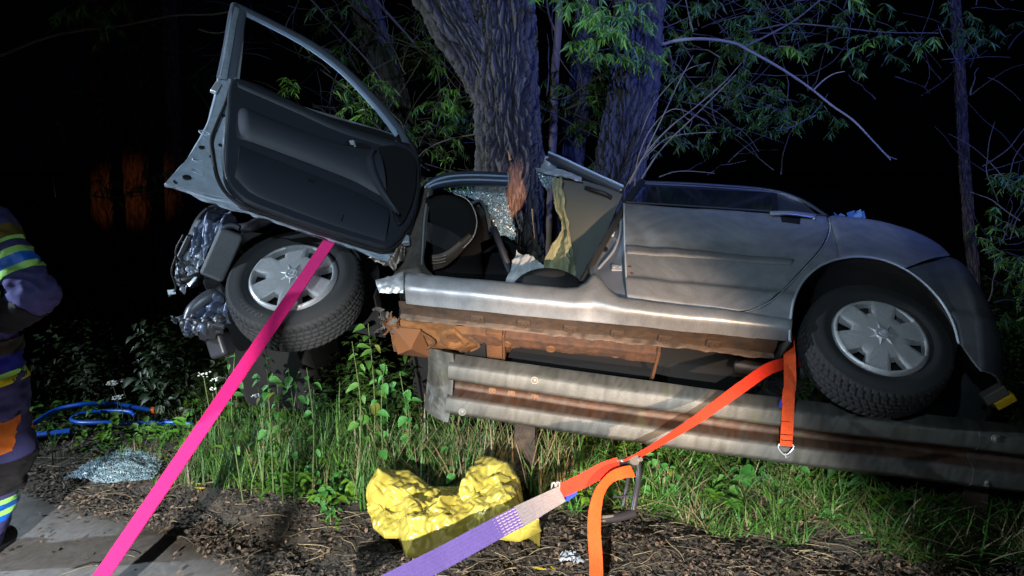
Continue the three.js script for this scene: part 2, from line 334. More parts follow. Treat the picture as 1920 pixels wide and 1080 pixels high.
// ---- flank
const DOOR_EDGE = [[1550, 405], [1554, 424], [1542, 458], [1502, 505], [1442, 563], [1412, 578], [1384, 583]];
const rearDoor = part('rear_door', skin([[1168, 380], [1170, 425], [1171, 470], [1173, 520], [1176, 557]], DOOR_EDGE, 60, 60, 0, 0.02), M.paint, car);
{
  const bar = part('side_moulding', skin([[1173, 461], [1174, 477]], [[1489, 487], [1482, 499]], 8, 40, 0.014, 0.014, false, (u, t) => -0.006 * Math.pow(Math.abs(2 * u - 1), 3)), phys(0.15, 0.16, 0.18, { metalness: 0.2, roughness: 0.5, map: dust }), rearDoor);
  bar.userData.label = 'grey rubbing strip along the rear door';
  const h = part('door_handle', skin([[1441, 404], [1442, 411]], [[1526, 410], [1526, 417]], 6, 24, 0.034, 0.016, false, (u, t) => 0.01 * Math.sin(Math.PI * t)), phys(0.26, 0.29, 0.34, { metalness: 0.3, roughness: 0.3, clearcoat: 0.6 }), rearDoor);
  part('handle_recess', skin([[1462, 402], [1466, 418]], [[1502, 406], [1500, 422]], 10, 12, 0.002, 0.004, false, (u, t) => -0.001), M.black, rearDoor);
  for (const [x, y, s] of [[1180, 500, 7], [1185, 512, 6]]) { const q = side(x, y, 0.001); const g = new THREE.CircleGeometry(1, 14), p = g.attributes.position; for (let i = 1; i < p.count; i++) { const k = 0.5 + 0.7 * Math.abs(n3(i * 0.9, s, 1)); p.setXYZ(i, p.getX(i) * k * 0.014, p.getY(i) * k * 0.006, 0); } const o = part('rust_stain', g, mat(0.13, 0.03, 0.015), rearDoor); o.position.copy(q); o.position.z += 0.0015; }
}
const ARCH = [[1481, 640], [1482, 610], [1488, 565], [1505, 528], [1535, 500], [1570, 486], [1608, 481], [1650, 486], [1695, 504], [1735, 533], [1768, 570], [1788, 608], [1798, 645]];
const quarter = part('quarter_panel', [
  skin([[1556, 408], [1558, 426], [1546, 461], [1506, 508], [1446, 566], [1412, 582], [1388, 587]], [[1575, 485], [1560, 489], [1530, 503], [1503, 531], [1489, 565], [1484, 596], [1482, 604]], 40, 30, 0, 0.014),
  skin([[1556, 408], [1600, 412], [1645, 418], [1690, 430], [1730, 446], [1762, 466], [1777, 481]], [[1575, 485], [1592, 482], [1608, 481], [1632, 483], [1655, 487], [1677, 495], [1694, 503]], 40, 26, 0, 0.014),
], M.paint, car);
part('arch_lip', tubeL(sides(ARCH, 0.005), 0.006, 80, 8), M.bareSteel, quarter);
part('edge_highlight', tubeL(sides([[1180, 561], [1290, 574], [1388, 586], [1412, 581], [1445, 565], [1505, 507], [1545, 460], [1557, 425], [1554, 408]], 0.001), 0.0028, 90, 6), M.bareSteel, quarter);  // pale tube standing in for the highlight along the door gap
{
  const flap = sides([[1624, 421], [1655, 424], [1688, 430], [1701, 438], [1699, 448], [1684, 450], [1652, 446], [1634, 440], [1624, 421]], 0.0035);
  part('fuel_flap', [tubeL(flap, 0.0028, 90, 6)], M.bareSteel, quarter);
}
const sillTop = [[762, 514], [800, 517], [900, 526], [1000, 536], [1060, 542], [1086, 540], [1104, 528], [1114, 514], [1126, 526], [1140, 545], [1156, 558], [1200, 565], [1300, 577], [1388, 588], [1440, 596], [1482, 602]];
const sillBot = [[761, 552], [800, 556], [900, 566], [1000, 576], [1060, 582], [1086, 584], [1100, 586], [1110, 587], [1126, 588], [1140, 589], [1156, 590], [1200, 594], [1300, 605], [1388, 613], [1440, 618], [1480, 621]];
part('sill', skin(sillTop, sillBot, 140, 18, 0, 0.014, false, (u, t) => 0.012 * Math.sin(Math.PI * clamp(t * 1.0)) - 0.05 * smooth(0.75, 1.0, t) - 0.012 * smooth(0.14, 0, t)), M.paint, car);
part('fender_stub', skin([[704, 527], [707, 540], [712, 551]], [[757, 513], [758, 530], [757, 552]], 12, 14, 0.012, 0.012, true, (u, t) => 0.014 * Math.sin(Math.PI * u) + 0.006 * n3(t * 4, u * 4, 1)), phys(0.5, 0.53, 0.56, { metalness: 0.4, roughness: 0.35, clearcoat: 0.5, map: grime }), car);
{ // rear bumper, wraps round the corner
  const rows = [];
  const arch = resample(sides([[1697, 505], [1735, 533], [1768, 570], [1788, 608], [1799, 648]]), 26);
  for (let i = 0; i <= 26; i++) {
    const a = arch[i], row = [], yb = lerp(0.5, -0.12, i / 26), x1 = 2.98 + 0.04 * Math.sin(i / 26 * 3);
    for (let j = 0; j <= 40; j++) {
      const u = j / 40; let q;
      if (u < 0.3) { const t = u / 0.3; q = V(lerp(a.x, Math.max(x1, a.x + 0.02), t), lerp(a.y, yb, t), 0); q.z = bodyZ(Math.min(q.x, 2.9), q.y) + 0.004 * smooth(0, 0.2, t); }
      else if (u < 0.7) { const t = (u - 0.3) / 0.4 * Math.PI / 2, X = Math.max(x1, a.x + 0.02), z0 = bodyZ(2.9, yb) + 0.006; q = V(X + 0.17 * Math.sin(t), yb, z0 - 0.3 * (1 - Math.cos(t))); }
      else { const t = (u - 0.7) / 0.3; q = V(Math.max(x1, a.x + 0.02) + 0.17 + 0.05 * t, yb, bodyZ(2.9, yb) - 0.294 - 1.1 * t); }
      q.x += 0.03 * smooth(0.3, 0.7, u) * Math.sin(i / 26 * Math.PI); if (i === 0) q.z -= 0.006;
      row.push(q);
    }
    rows.push(row);
  }
  const b = part('rear_bumper', sheet(rows, 0.01, false, (i, j, q) => [q.x / 0.7, q.y / 0.7]), phys(0.11, 0.12, 0.14, { metalness: 0.2, roughness: 0.5, clearcoat: 0.2, map: dust }), car);
  const tg = ruled([onZ(1777, 481, 0.74), V(3.16, 0.5, 0.5), V(3.24, 0.52, 0), V(3.16, 0.5, -0.6)], [V(2.74, 0.69, 0.72), V(2.9, 0.78, 0.5), V(2.95, 0.82, 0), V(2.9, 0.78, -0.6)], 24, 12, (q, u, v) => { q.z += 0.02 * Math.sin(v * 3.1); });
  part('tailgate', tg, M.paint, car);
}
// ---- rear side windows and what is left of the roof behind them
{
  const W0 = onZ(1206, 341, 0.63), W1 = onZ(1450, 358, 0.66), W2 = onZ(1500, 374, 0.7), W3 = side(1553, 407, -0.01);
  part('window_frame', tubeL([W0, W0.clone().lerp(W1, 0.5).add(V(0, 0.012, 0)), W1, W2, W3], 0.0085, 70, 8), mat(0.05, 0.058, 0.07, { metalness: 0.3, roughness: 0.4 }), car);
  const gm = phys(0.02, 0.024, 0.028, { roughness: 0.08, metalness: 0, transmission: 0.35, thickness: 0, ior: 1.45 });
  const glass = part('side_window', ruled([onZ(1208, 347, 0.63), onZ(1330, 353, 0.64), onZ(1447, 362, 0.66)], [side(1203, 383, -0.02), side(1330, 392, -0.02), side(1452, 398, -0.02)], 20, 8, null, 0.004), gm, car);
  part('quarter_window', ruled([onZ(1456, 366, 0.66), onZ(1490, 378, 0.69), side(1532, 403, -0.015)], [side(1460, 399, -0.02), side(1490, 401, -0.02), side(1531, 404, -0.02)], 16, 6, null, 0.004), phys(0.05, 0.06, 0.06, { roughness: 0.25, transmission: 0.2, thickness: 0 }), car);
  part('window_divider', ruled([onZ(1446, 360, 0.665), side(1450, 398, -0.012)], [onZ(1456, 362, 0.668), side(1461, 400, -0.012)], 8, 2, null, 0.012, false), M.black, car);
  part('belt_seal', tubeL(sides([[1172, 379], [1300, 387], [1450, 397], [1545, 404]], -0.006), 0.006, 60, 6), M.black, car);
  part('roof', ruled([W0.clone(), W1.clone(), W2.clone(), V(2.7, 0.72, 0.66)], [V(1.75, 0.86, -0.5), V(2.3, 0.98, -0.55), V(2.6, 0.9, -0.6), V(2.95, 0.72, -0.6)], 24, 20, (q, u, v) => { q.y += 0.1 * Math.sin(Math.PI * v) * u + 0.03 * fbm(q.x * 3, q.z * 4, 2) * Math.sin(Math.PI * v); }, 0.012), M.paint, car);
  const br = part('broken_lamp', (() => { const gs = []; const r2 = rng(5); for (let k = 0; k < 16; k++) { const g = new THREE.TetrahedronGeometry(rr(0.012, 0.04, r2)); g.scale(1.6, 0.6, 1); g.rotateX(r2() * 3); g.rotateY(r2() * 6); const q = side(lerp(1572, 1612, r2()), lerp(398, 410, r2()), 0.0); g.translate(q.x, q.y, q.z - 0.02); gs.push(g); } return merge(gs); })(), phys(0.15, 0.3, 0.55, { roughness: 0.15, transmission: 0.3, thickness: 0, clearcoat: 1 }), car);
  br.userData.label = 'broken bluish plastic pieces on top of the quarter panel';
}
// ---- B-pillar with seal, striker and hinge
{
  const bp = part('door_pillar', ruled([onZ(1192, 352, 0.7), onZ(1166, 398, 0.78), onZ(1140, 446, 0.79), onZ(1113, 494, 0.785), side(1106, 516, -0.01), side(1136, 548, -0.012), side(1152, 562, -0.012)], [onZ(1208, 350, 0.69), side(1172, 386, -0.022), side(1173, 440, -0.02), side(1174, 490, -0.02), side(1176, 520, -0.02), side(1177, 545, -0.02), side(1179, 563, -0.02)], 50, 16, (q, u, v) => { q.z += -0.012 * Math.sin(Math.PI * v) + 0.018 * smooth(0.25, 0.1, v) * smooth(0.1, 0.3, u); }), phys(0.15, 0.18, 0.23, { metalness: 0.3, roughness: 0.4, clearcoat: 0.4 }), car);
  part('door_seal', tubeL([onZ(1204, 340, 0.69), onZ(1186, 364, 0.75), onZ(1148, 428, 0.815), onZ(1114, 487, 0.815), onZ(1090, 532, 0.81)], 0.017, 60, 8), M.rubber, bp);
  part('pillar_seam', tubeL([onZ(1164, 402, 0.8), onZ(1162, 440, 0.802), onZ(1150, 470, 0.802), onZ(1128, 497, 0.803), onZ(1113, 514, 0.806)], 0.007, 40, 6), M.bareSteel, bp);
  const s1 = part('striker', [rbox([0.03, 0.035, 0.012], 0.003), new THREE.TorusGeometry(0.014, 0.004, 8, 16).translate(0, 0, 0.008)], M.chrome, bp); s1.position.copy(onZ(1146, 438, 0.8));
  const h1 = part('pillar_plug', new THREE.CylinderGeometry(0.014, 0.014, 0.01, 20).rotateX(Math.PI / 2), M.black, bp); h1.position.copy(onZ(1134, 467, 0.8));
  const hg = part('hinge', [rbox([0.05, 0.034, 0.012], 0.003), boltGeo(0.006).rotateX(Math.PI / 2).translate(-0.014, 0, 0.008), boltGeo(0.006).rotateX(Math.PI / 2).translate(0.012, 0.004, 0.008)], M.bareSteel, bp); hg.position.copy(onZ(1157, 503, 0.815));
  part('door_rim', tubeL(sides([[1170, 382], [1171, 425], [1172, 470], [1174, 520], [1178, 559]], -0.004), 0.0045, 40, 6), M.chrome, bp);
}
// ---- front hinge pillar and windscreen pillar
{
  const hp = part('hinge_pillar', ruled([onZ(786, 352, 0.76), onZ(770, 400, 0.78), onZ(756, 455, 0.79), onZ(744, 495, 0.795), side(738, 519, -0.01)], [onZ(812, 358, 0.76), onZ(803, 400, 0.785), onZ(799, 450, 0.79), onZ(796, 496, 0.8), side(816, 519, -0.004)], 40, 16, (q, u, v) => { q.z += 0.02 * Math.sin(Math.PI * v) + 0.006 * n3(u * 5, v * 3, 3); }), phys(0.2, 0.17, 0.15, { metalness: 0.4, roughness: 0.45, map: grime, clearcoat: 0.3 }), car);
  part('pillar_edge', tubeL([onZ(803, 362, 0.78), onZ(796, 410, 0.8), onZ(793, 460, 0.803), onZ(790, 498, 0.806)], 0.005, 40, 6), M.bareSteel, hp);
  for (const [x, y] of [[778, 330], [758, 452]]) { const h = part('hinge', [rbox([0.06, 0.045, 0.02], 0.004), new THREE.CylinderGeometry(0.01, 0.01, 0.06, 12).translate(-0.034, 0, 0.006)], M.bareSteel, hp); h.position.copy(onZ(x, y, 0.81)); h.rotation.z = 0.25; }
  // folded metal at the foot of the pillar
  part('torn_metal', ruled([onZ(690, 484, 0.8), onZ(715, 478, 0.82), onZ(748, 458, 0.83)], [onZ(742, 505, 0.83), onZ(752, 492, 0.84), onZ(760, 470, 0.83)], 36, 20, (q, u, v) => { q.z += 0.02 * Math.sin(v * 19 + u * 7) * (0.4 + u) + 0.01 * n3(u * 8, v * 8, 1); }, 0.003), mat(0.32, 0.26, 0.22, { metalness: 0.5, roughness: 0.38 }), hp);
  // windscreen pillar, bent and cut off: a ridged section
  const c = [loc(792, 362, 3.98), loc(806, 348, 3.99), loc(835, 338, 4.02), loc(880, 334, 4.07), loc(950, 336, 4.14)];
  const path = resample(c, 50), prof = [[-0.034, -0.02], [-0.03, 0.016], [-0.012, 0.028], [0, 0.02], [0.012, 0.03], [0.03, 0.02], [0.04, 0.0], [0.036, -0.02]];
  const rows = path.map((q, i) => { const t = path[Math.min(50, i + 1)].clone().sub(path[Math.max(0, i - 1)]).normalize(), w = eyeL.clone().sub(q).normalize(), up = w.clone().cross(t).normalize().multiplyScalar(-1), out = t.clone().cross(up).normalize(); if (out.dot(w) < 0) out.negate(); if (up.y < 0) up.negate(); const k = lerp(0.55, 1.0, smooth(0, 0.35, i / 50)); return [...prof, prof[0]].map(([a, b]) => q.clone().addScaledVector(up, -a * k).addScaledVector(out, b * k)); });
  const wp = part('windscreen_pillar', sheet(rows, 0.003), phys(0.07, 0.09, 0.14, { metalness: 0.3, roughness: 0.35, clearcoat: 0.6 }), car);
  for (const k of [2, 4]) part('pillar_highlight', tubeL(rows.map(r => r[k].clone().add(V(0, 0.002, 0.003))), 0.0055, 60, 6), M.glintTrim, wp);  // thin bright tubes stand in for blue highlights on the ridges
  part('cut_edge', tubeL(rows[50].concat().slice(0, 8), 0.004, 20, 5), M.chrome, wp);
}
// ---- crazed glass: many small loose-angled pieces in one sheet
function crazed(poly, d0, d1, cell, seed, dFn) {
  const r2 = rng(seed), gs = [], xs = poly.map(q => q[0]), ys = poly.map(q => q[1]);
  const x0 = Math.min(...xs), x1 = Math.max(...xs), y0 = Math.min(...ys), y1 = Math.max(...ys);
  const inside = (x, y) => { let c = false; for (let i = 0, j = poly.length - 1; i < poly.length; j = i++) { const [xi, yi] = poly[i], [xj, yj] = poly[j]; if ((yi > y) !== (yj > y) && x < (xj - xi) * (y - yi) / (yj - yi) + xi) c = !c; } return c; };
  const pos = [];
  for (let y = y0; y < y1; y += cell) for (let x = x0; x < x1; x += cell) {
    const cx = x + rr(-0.4, 0.4, r2) * cell, cy = y + rr(-0.4, 0.4, r2) * cell; if (!inside(cx, cy)) continue;
    const d = dFn ? dFn(cx, cy) : lerp(d0, d1, (cx - x0) / (x1 - x0)), n = 4 + Math.floor(r2() * 2), a0 = r2() * 6, ring = [];
    const tilt = [rr(-1, 1, r2), rr(-1, 1, r2)];
    for (let k = 0; k < n; k++) { const a = a0 + k / n * 2 * Math.PI, ra = cell * rr(0.5, 0.72, r2), dx = Math.cos(a) * ra, dy = Math.sin(a) * ra; ring.push([cx + dx, cy + dy, d + (dx * tilt[0] + dy * tilt[1]) / F * d * 0.22]); }
    for (let k = 1; k < n - 1; k++) for (const q of [ring[0], ring[k], ring[k + 1]]) pos.push(q);
  }
  return pos;
}
function crazedGeo(pos, place) { const p = []; for (const q of pos) { const w = place(q[0], q[1], q[2]); p.push(w.x, w.y, w.z); } const g = new THREE.BufferGeometry(); g.setAttribute('position', new THREE.Float32BufferAttribute(p, 3)); g.computeVertexNormals(); return g; }
M.crazed = phys(0.16, 0.27, 0.33, { roughness: 0.3, transmission: 0.25, thickness: 0, clearcoat: 0.5, clearcoatRoughness: 0.2 });
{
  const ws = part('windscreen', crazedGeo(crazed([[838, 358], [880, 352], [948, 344], [950, 372], [958, 402], [968, 440], [962, 452], [946, 440], [934, 446], [926, 420], [912, 388], [886, 372]], 4.08, 4.3, 2.1, 11), loc), M.crazed, car);
  ws.userData.label = 'shattered windscreen glass still hanging together';
}
// ---- interior
{
  const D = [[800, 372], [822, 362], [850, 362], [876, 374], [890, 396], [894, 420], [886, 446], [862, 472], [832, 496], [806, 508], [797, 490], [797, 420], [800, 372]];
  const d = 3.86, dash = D.map(q => loc(q[0], q[1], d)), cen = loc(842, 430, d), back = dash.map(q => q.clone().add(V(0.03, 0.05, -0.75)));
  const rowsD = []; for (let k = 0; k <= 6; k++) { const t = k / 6; rowsD.push(resample(dash, 60).map((q, i) => t < 0.5 ? cen.clone().lerp(q, t * 2).add(V(0, 0, -0.015 * (1 - t * 2))) : q.clone().lerp(back[0].clone().add(q.clone().sub(dash[0])), (t - 0.5) * 2))); }
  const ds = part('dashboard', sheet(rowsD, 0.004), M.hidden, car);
  part('dash_rim', tubeL(resample([[850, 362], [876, 374], [890, 396], [894, 420], [886, 446], [862, 470], [832, 488], [806, 496]].map(q => loc(q[0], q[1], d - 0.012)), 50), 0.0035, 70, 6), mat(0.35, 0.3, 0.26, { roughness: 0.4, metalness: 0.3 }), ds);
  part('dash_lower', ruled([loc(804, 480, d - 0.02), loc(834, 474, d - 0.02), loc(880, 440, d)], [loc(808, 508, d - 0.01), loc(838, 496, d - 0.01), loc(886, 448, d)], 20, 8, (q, u, v) => { q.z += 0.01 * Math.sin(3.14 * v); }), mat(0.07, 0.045, 0.03, { roughness: 0.6 }), ds);
  for (const y of [483, 489, 494]) part('vent_slat', tubeL([loc(811, y, d - 0.035), loc(824, y - 1, d - 0.035), loc(836, y - 4, d - 0.035)], 0.003, 10, 6), mat(0.3, 0.2, 0.13, { roughness: 0.5 }), ds);
  part('instrument_hood', ruled([loc(882, 378, 3.95), loc(900, 374, 3.96), loc(912, 388, 3.97), loc(918, 410, 3.98), loc(922, 436, 4)], [loc(888, 384, 4.15), loc(900, 380, 4.2), loc(910, 394, 4.2), loc(914, 414, 4.2), loc(916, 440, 4.2)], 30, 8, null, 0.014), M.trim, ds);
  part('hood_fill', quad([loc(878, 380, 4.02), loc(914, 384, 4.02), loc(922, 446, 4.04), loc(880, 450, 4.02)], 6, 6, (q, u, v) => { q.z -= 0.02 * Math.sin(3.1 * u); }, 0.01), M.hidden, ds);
  const sw = new THREE.Group(); sw.name = numbered('steering_wheel'); car.add(sw); sw.position.copy(loc(948, 487, 4.02));
  sw.quaternion.setFromUnitVectors(V(0, 0, 1), V(0.86, 0.38, 0.22).normalize());
  part('wheel_rim', new THREE.TorusGeometry(0.17, 0.017, 14, 60), M.trimSoft, sw);
  part('wheel_boss', [new THREE.SphereGeometry(0.07, 24, 16).scale(1, 1, 0.45), rbox([0.3, 0.035, 0.02]), rbox([0.035, 0.3, 0.02])], M.trim, sw);
  const ab = part('airbag', ruled([loc(968, 474, 3.92), loc(978, 480, 3.9), loc(1000, 486, 3.88), loc(1018, 504, 3.86)], [loc(950, 533, 3.74), loc(966, 536, 3.72), loc(990, 540, 3.72), loc(1020, 546, 3.74)], 60, 40, (q, u, v) => { const n = 0.016 * (1 - Math.abs(n3(u * 3 + v, v * 1.2, 3))) + 0.006 * (1 - Math.abs(n3(u * 5, v * 3 + u * 2, 6))); q.z += n; q.x += 0.006 * n3(u * 2, v * 2, 9); }, 0.002), M.airbag, car);
  ab.userData.label = 'limp white airbag cloth';
  const seat = part('front_seat', [new THREE.SphereGeometry(0.19, 40, 20).scale(1, 0.72, 0.75), rbox([0.34, 0.14, 0.3], 0.05, 4).translate(0.02, -0.1, 0)], M.seatFabric, car); seat.position.copy(loc(1030, 557, 3.72));
  // dark floor, far side and bulkhead close the cabin
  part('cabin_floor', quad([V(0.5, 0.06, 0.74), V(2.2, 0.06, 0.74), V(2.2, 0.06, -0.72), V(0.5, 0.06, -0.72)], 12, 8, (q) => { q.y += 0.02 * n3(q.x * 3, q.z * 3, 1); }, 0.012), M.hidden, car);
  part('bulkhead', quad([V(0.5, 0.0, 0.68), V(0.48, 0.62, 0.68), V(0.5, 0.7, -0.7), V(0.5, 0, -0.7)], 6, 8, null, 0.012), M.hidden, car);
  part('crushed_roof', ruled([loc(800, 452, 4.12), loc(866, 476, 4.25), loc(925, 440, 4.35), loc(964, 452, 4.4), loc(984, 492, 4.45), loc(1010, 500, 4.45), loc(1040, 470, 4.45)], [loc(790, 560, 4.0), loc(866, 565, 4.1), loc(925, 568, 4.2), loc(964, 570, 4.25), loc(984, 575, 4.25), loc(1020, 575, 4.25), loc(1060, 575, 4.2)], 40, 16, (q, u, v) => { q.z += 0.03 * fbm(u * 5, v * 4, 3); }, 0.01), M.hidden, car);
  part('rear_seat', ruled([V(1.75, 0.2, 0.62), V(1.78, 0.4, 0.62), V(1.9, 0.72, 0.58)], [V(1.75, 0.2, -0.6), V(1.78, 0.4, -0.6), V(1.9, 0.7, -0.55)], 20, 16, (q, u, v) => { q.x += 0.04 * Math.cos(v * 9); }, 0.06), M.fabric, car);
}
// ---- roof remains in front of the B-pillar
{
  const hl = part('headliner', ruled([loc(1048, 332, 4.04), loc(1090, 340, 4.0), loc(1130, 352, 3.96), loc(1168, 366, 3.92)], [loc(1072, 536, 3.86), loc(1080, 537, 3.84), loc(1086, 537, 3.82), loc(1092, 536, 3.8)], 34, 40, (q, u, v) => { q.z += 0.03 * Math.sin(u * 3.1) * Math.sin(v * 3.1) - 0.02 * smooth(0.5, 1, v) * n3(u * 3, v * 4, 2); }, 0.012), M.headliner, car);
  part('grab_handle', tubeL([loc(1098, 352, 3.95), loc(1112, 357, 3.92), loc(1134, 364, 3.9), loc(1146, 371, 3.91)], 0.011, 30, 8), M.black, hl);
  const rp = resample([loc(1026, 292, 4.06), loc(1045, 300, 4.04), loc(1100, 326, 4.0), loc(1166, 356, 3.95)], 40), prof = [[-0.022, 0.0], [-0.02, 0.016], [-0.008, 0.02], [-0.002, 0.012], [0.02, 0.02], [0.03, 0.008], [0.026, -0.02], [-0.01, -0.02], [-0.022, 0]];
  const rows = rp.map((q, i) => { const t = rp[Math.min(40, i + 1)].clone().sub(rp[Math.max(0, i - 1)]).normalize(), w = eyeL.clone().sub(q).normalize(); let up = t.clone().cross(w).normalize(); if (up.y < 0) up.negate(); return prof.map(([a, b]) => q.clone().addScaledVector(up, -a).addScaledVector(w, b)); });
  const rl = part('roof_rail', sheet(rows, 0.003), phys(0.05, 0.055, 0.07, { metalness: 0.4, roughness: 0.3, clearcoat: 0.6 }), car);
  part('drip_strip', tubeL(rows.map(r => r[1].clone()), 0.0065, 50, 8), M.glintTrim, rl);
  part('crumpled_edge', ruled([loc(1024, 292, 4.04), loc(1034, 300, 4.05), loc(1048, 326, 4.05)], [loc(1014, 316, 4.08), loc(1030, 326, 4.02), loc(1052, 332, 4.0)], 18, 10, (q, u, v) => { q.z += 0.008 * n3(u * 3, v * 3, 2); }, 0.004), M.bareSteel, rl);
  part('split_strip', ruled([loc(1004, 316, 4.02), loc(1028, 318, 4.0), loc(1050, 318, 3.98), loc(1090, 334, 3.96)], [loc(1006, 321, 4.0), loc(1030, 328, 3.98), loc(1056, 332, 3.96), loc(1090, 342, 3.95)], 30, 6, (q, u, v) => { q.z += 0.004 * n3(u * 5, v * 2, 4); }, 0.006), M.bareSteel, rl);
  part('glass_shard', crazedGeo(crazed([[1006, 322], [1034, 328], [1040, 336], [1032, 350], [1026, 358], [1014, 340]], 4.02, 4.0, 2.1, 31), loc), M.crazed, rl);
  // torn pillar covering, folded: pale olive
  const oc = mat(0.3, 0.31, 0.19, { roughness: 0.6 });
  const cov = part('torn_covering', ruled([loc(1036, 334, 3.98), loc(1034, 362, 3.97), loc(1042, 396, 3.95), loc(1054, 430, 3.93), loc(1036, 466, 3.92), loc(1020, 500, 3.88), loc(1030, 530, 3.82)], [loc(1054, 332, 3.98), loc(1054, 362, 3.95), loc(1060, 396, 3.93), loc(1068, 436, 3.9), loc(1072, 466, 3.86), loc(1080, 500, 3.82), loc(1082, 532, 3.78)], 70, 26, (q, u, v) => { q.z += 0.035 * Math.sin(v * 8 + u * 3) * (0.35 + 0.65 * u) + 0.012 * n3(u * 9, v * 5, 4); q.x += 0.008 * n3(u * 7, v * 4, 7); }, 0.003), oc, car);
  cov.userData.label = 'torn pale olive pillar covering';
}
// ---- sill underside, welded flange and floor pan
const rustC = phys(1, 1, 1, { roughness: 0.85, metalness: 0, vertexColors: true, bumpMap: grime, bumpScale: 0.004, map: grime });
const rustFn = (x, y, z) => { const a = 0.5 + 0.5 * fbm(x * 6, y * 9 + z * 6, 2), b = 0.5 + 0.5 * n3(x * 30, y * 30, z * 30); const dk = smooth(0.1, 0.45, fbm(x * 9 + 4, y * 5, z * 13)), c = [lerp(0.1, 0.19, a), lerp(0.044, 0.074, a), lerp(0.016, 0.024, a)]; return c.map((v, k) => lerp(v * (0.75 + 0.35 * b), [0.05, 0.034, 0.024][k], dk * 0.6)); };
{
  const xs = t => lerp(0.5, 2.18, t);
  const under = [], fl = []; for (let i = 0; i <= 80; i++) { const x = xs(i / 80); under.push([0, 0.25, 0.5, 0.75, 1].map(k => V(x, -0.045 + 0.0 * k - 0.006 * n3(x * 4, k * 3, 1) + 0.018 * (i / 80 - 0.5) * 0, lerp(0.765, 0.665, k)))); fl.push([V(x, -0.03, 0.668), V(x, -0.07 + 0.006 * n3(x * 5, 1, 1) + 0.004 * n3(x * 21, 1, 1), 0.676), V(x, -0.079 + 0.006 * n3(x * 5, 1, 1) + 0.004 * n3(x * 21, 1, 1), 0.672)]); }
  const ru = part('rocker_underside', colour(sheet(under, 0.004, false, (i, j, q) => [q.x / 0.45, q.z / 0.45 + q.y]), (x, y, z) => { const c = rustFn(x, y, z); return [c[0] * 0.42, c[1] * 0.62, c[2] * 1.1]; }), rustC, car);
  part('weld_flange', colour(sheet(fl, 0.003, false, (i, j, q) => [q.x / 0.45, q.y / 0.45]), (x, y, z) => { const c = rustFn(x, y, z), k = n3(x * 14, y * 40, 2) > -0.25 ? 1 : 0.45; return [lerp(c[0], 0.16, 0.6) * k, lerp(c[1], 0.13, 0.6) * k, lerp(c[2], 0.105, 0.6) * k]; }), rustC, car);
  for (const x of [0.86, 1.07, 1.28, 1.49, 1.7, 1.91]) { const g = merge([rbox([0.062, 0.02, 0.046], 0.008, 3), new THREE.TorusGeometry(0.014, 0.005, 8, 20).rotateX(Math.PI / 2).translate(0, -0.012, 0)]); const p = part('jacking_lug', colour(g, () => [0.075, 0.045, 0.028]), rustC, ru); p.position.set(x, -0.052, 0.705); }
  const panY = (x, z) => { const t = (0.66 - z) / 0.26; let y = -0.068 - 0.03 * smooth(0.0, 0.06, t) * smooth(0.45, 0.3, t) * smooth(0.75, 0.8, x) ; y += 0.03 * smooth(0.3, 0.42, t) * smooth(0.98, 1.03, x) * smooth(0.9, 0.8, t) - 0.016 * smooth(0.1, 0, Math.abs(x - 0.6 - 0.35 * (t - 0.5)) - 0.05) * smooth(0.0, 0.1, t) + 0.02 * smooth(0.62, 0.75, t) * smooth(0.68, 0.72, x) * smooth(0.92, 0.9, x); { const sq = (cx2, cz2, w2, h2, d2) => { const e = Math.max(Math.abs(x - cx2) / w2, Math.abs(z - cz2) / h2); y += d2 * smooth(1.12, 0.95, e); }; sq(1.16, 0.53, 0.1, 0.06, 0.01); sq(1.42, 0.55, 0.11, 0.05, 0.01); sq(1.6, 0.5, 0.05, 0.05, -0.008); const rd = Math.hypot(x - 0.75, z - 0.56); y -= 0.01 * smooth(0.07, 0.062, rd) * smooth(0.035, 0.043, rd); const r2 = Math.hypot(x - 1.3, z - 0.46); y -= 0.008 * smooth(0.05, 0.044, r2) * smooth(0.02, 0.026, r2); y += 0.003 * n3(x * 9, z * 9, 3) + 0.055 * Math.pow(smooth(0.3, 1, t), 1.6) * smooth(0.98, 1.02, x) + 0.05 * smooth(0.6, 1, t) * smooth(0.7, 0.9, x); } const rib = Math.abs(((x - 0.44) / 0.16) % 1 - 0.5); y -= 0.004 * smooth(0.32, 0.42, rib) * smooth(0.1, 0.2, t) * smooth(1.0, 1.05, x);  return y; };
  const pan = []; for (let i = 0; i <= 260; i++) { const x = lerp(0.44, 1.69, i / 260), row = []; for (let j = 0; j <= 70; j++) { const z = lerp(0.66, 0.4, j / 70); row.push(V(x, panY(x, z), z)); } pan.push(row); }
  const panShadeCol = (x, y, z) => { const c = rustFn(x, y, z), k = lerp(1.35, 0.5, smooth(0.7, 1.05, x + 0.12 * n3(x * 5, z * 7, 3))); return [c[0] * k, c[1] * k, c[2] * lerp(0.8, k, 0.5)]; };  // rear part darkened: shading painted into the rust colours
  const fp = part('floor_pan', colour(sheet(pan, 0.003, false, (i, j, q) => [q.x / 0.45, q.z / 0.45]), panShadeCol), rustC, car);
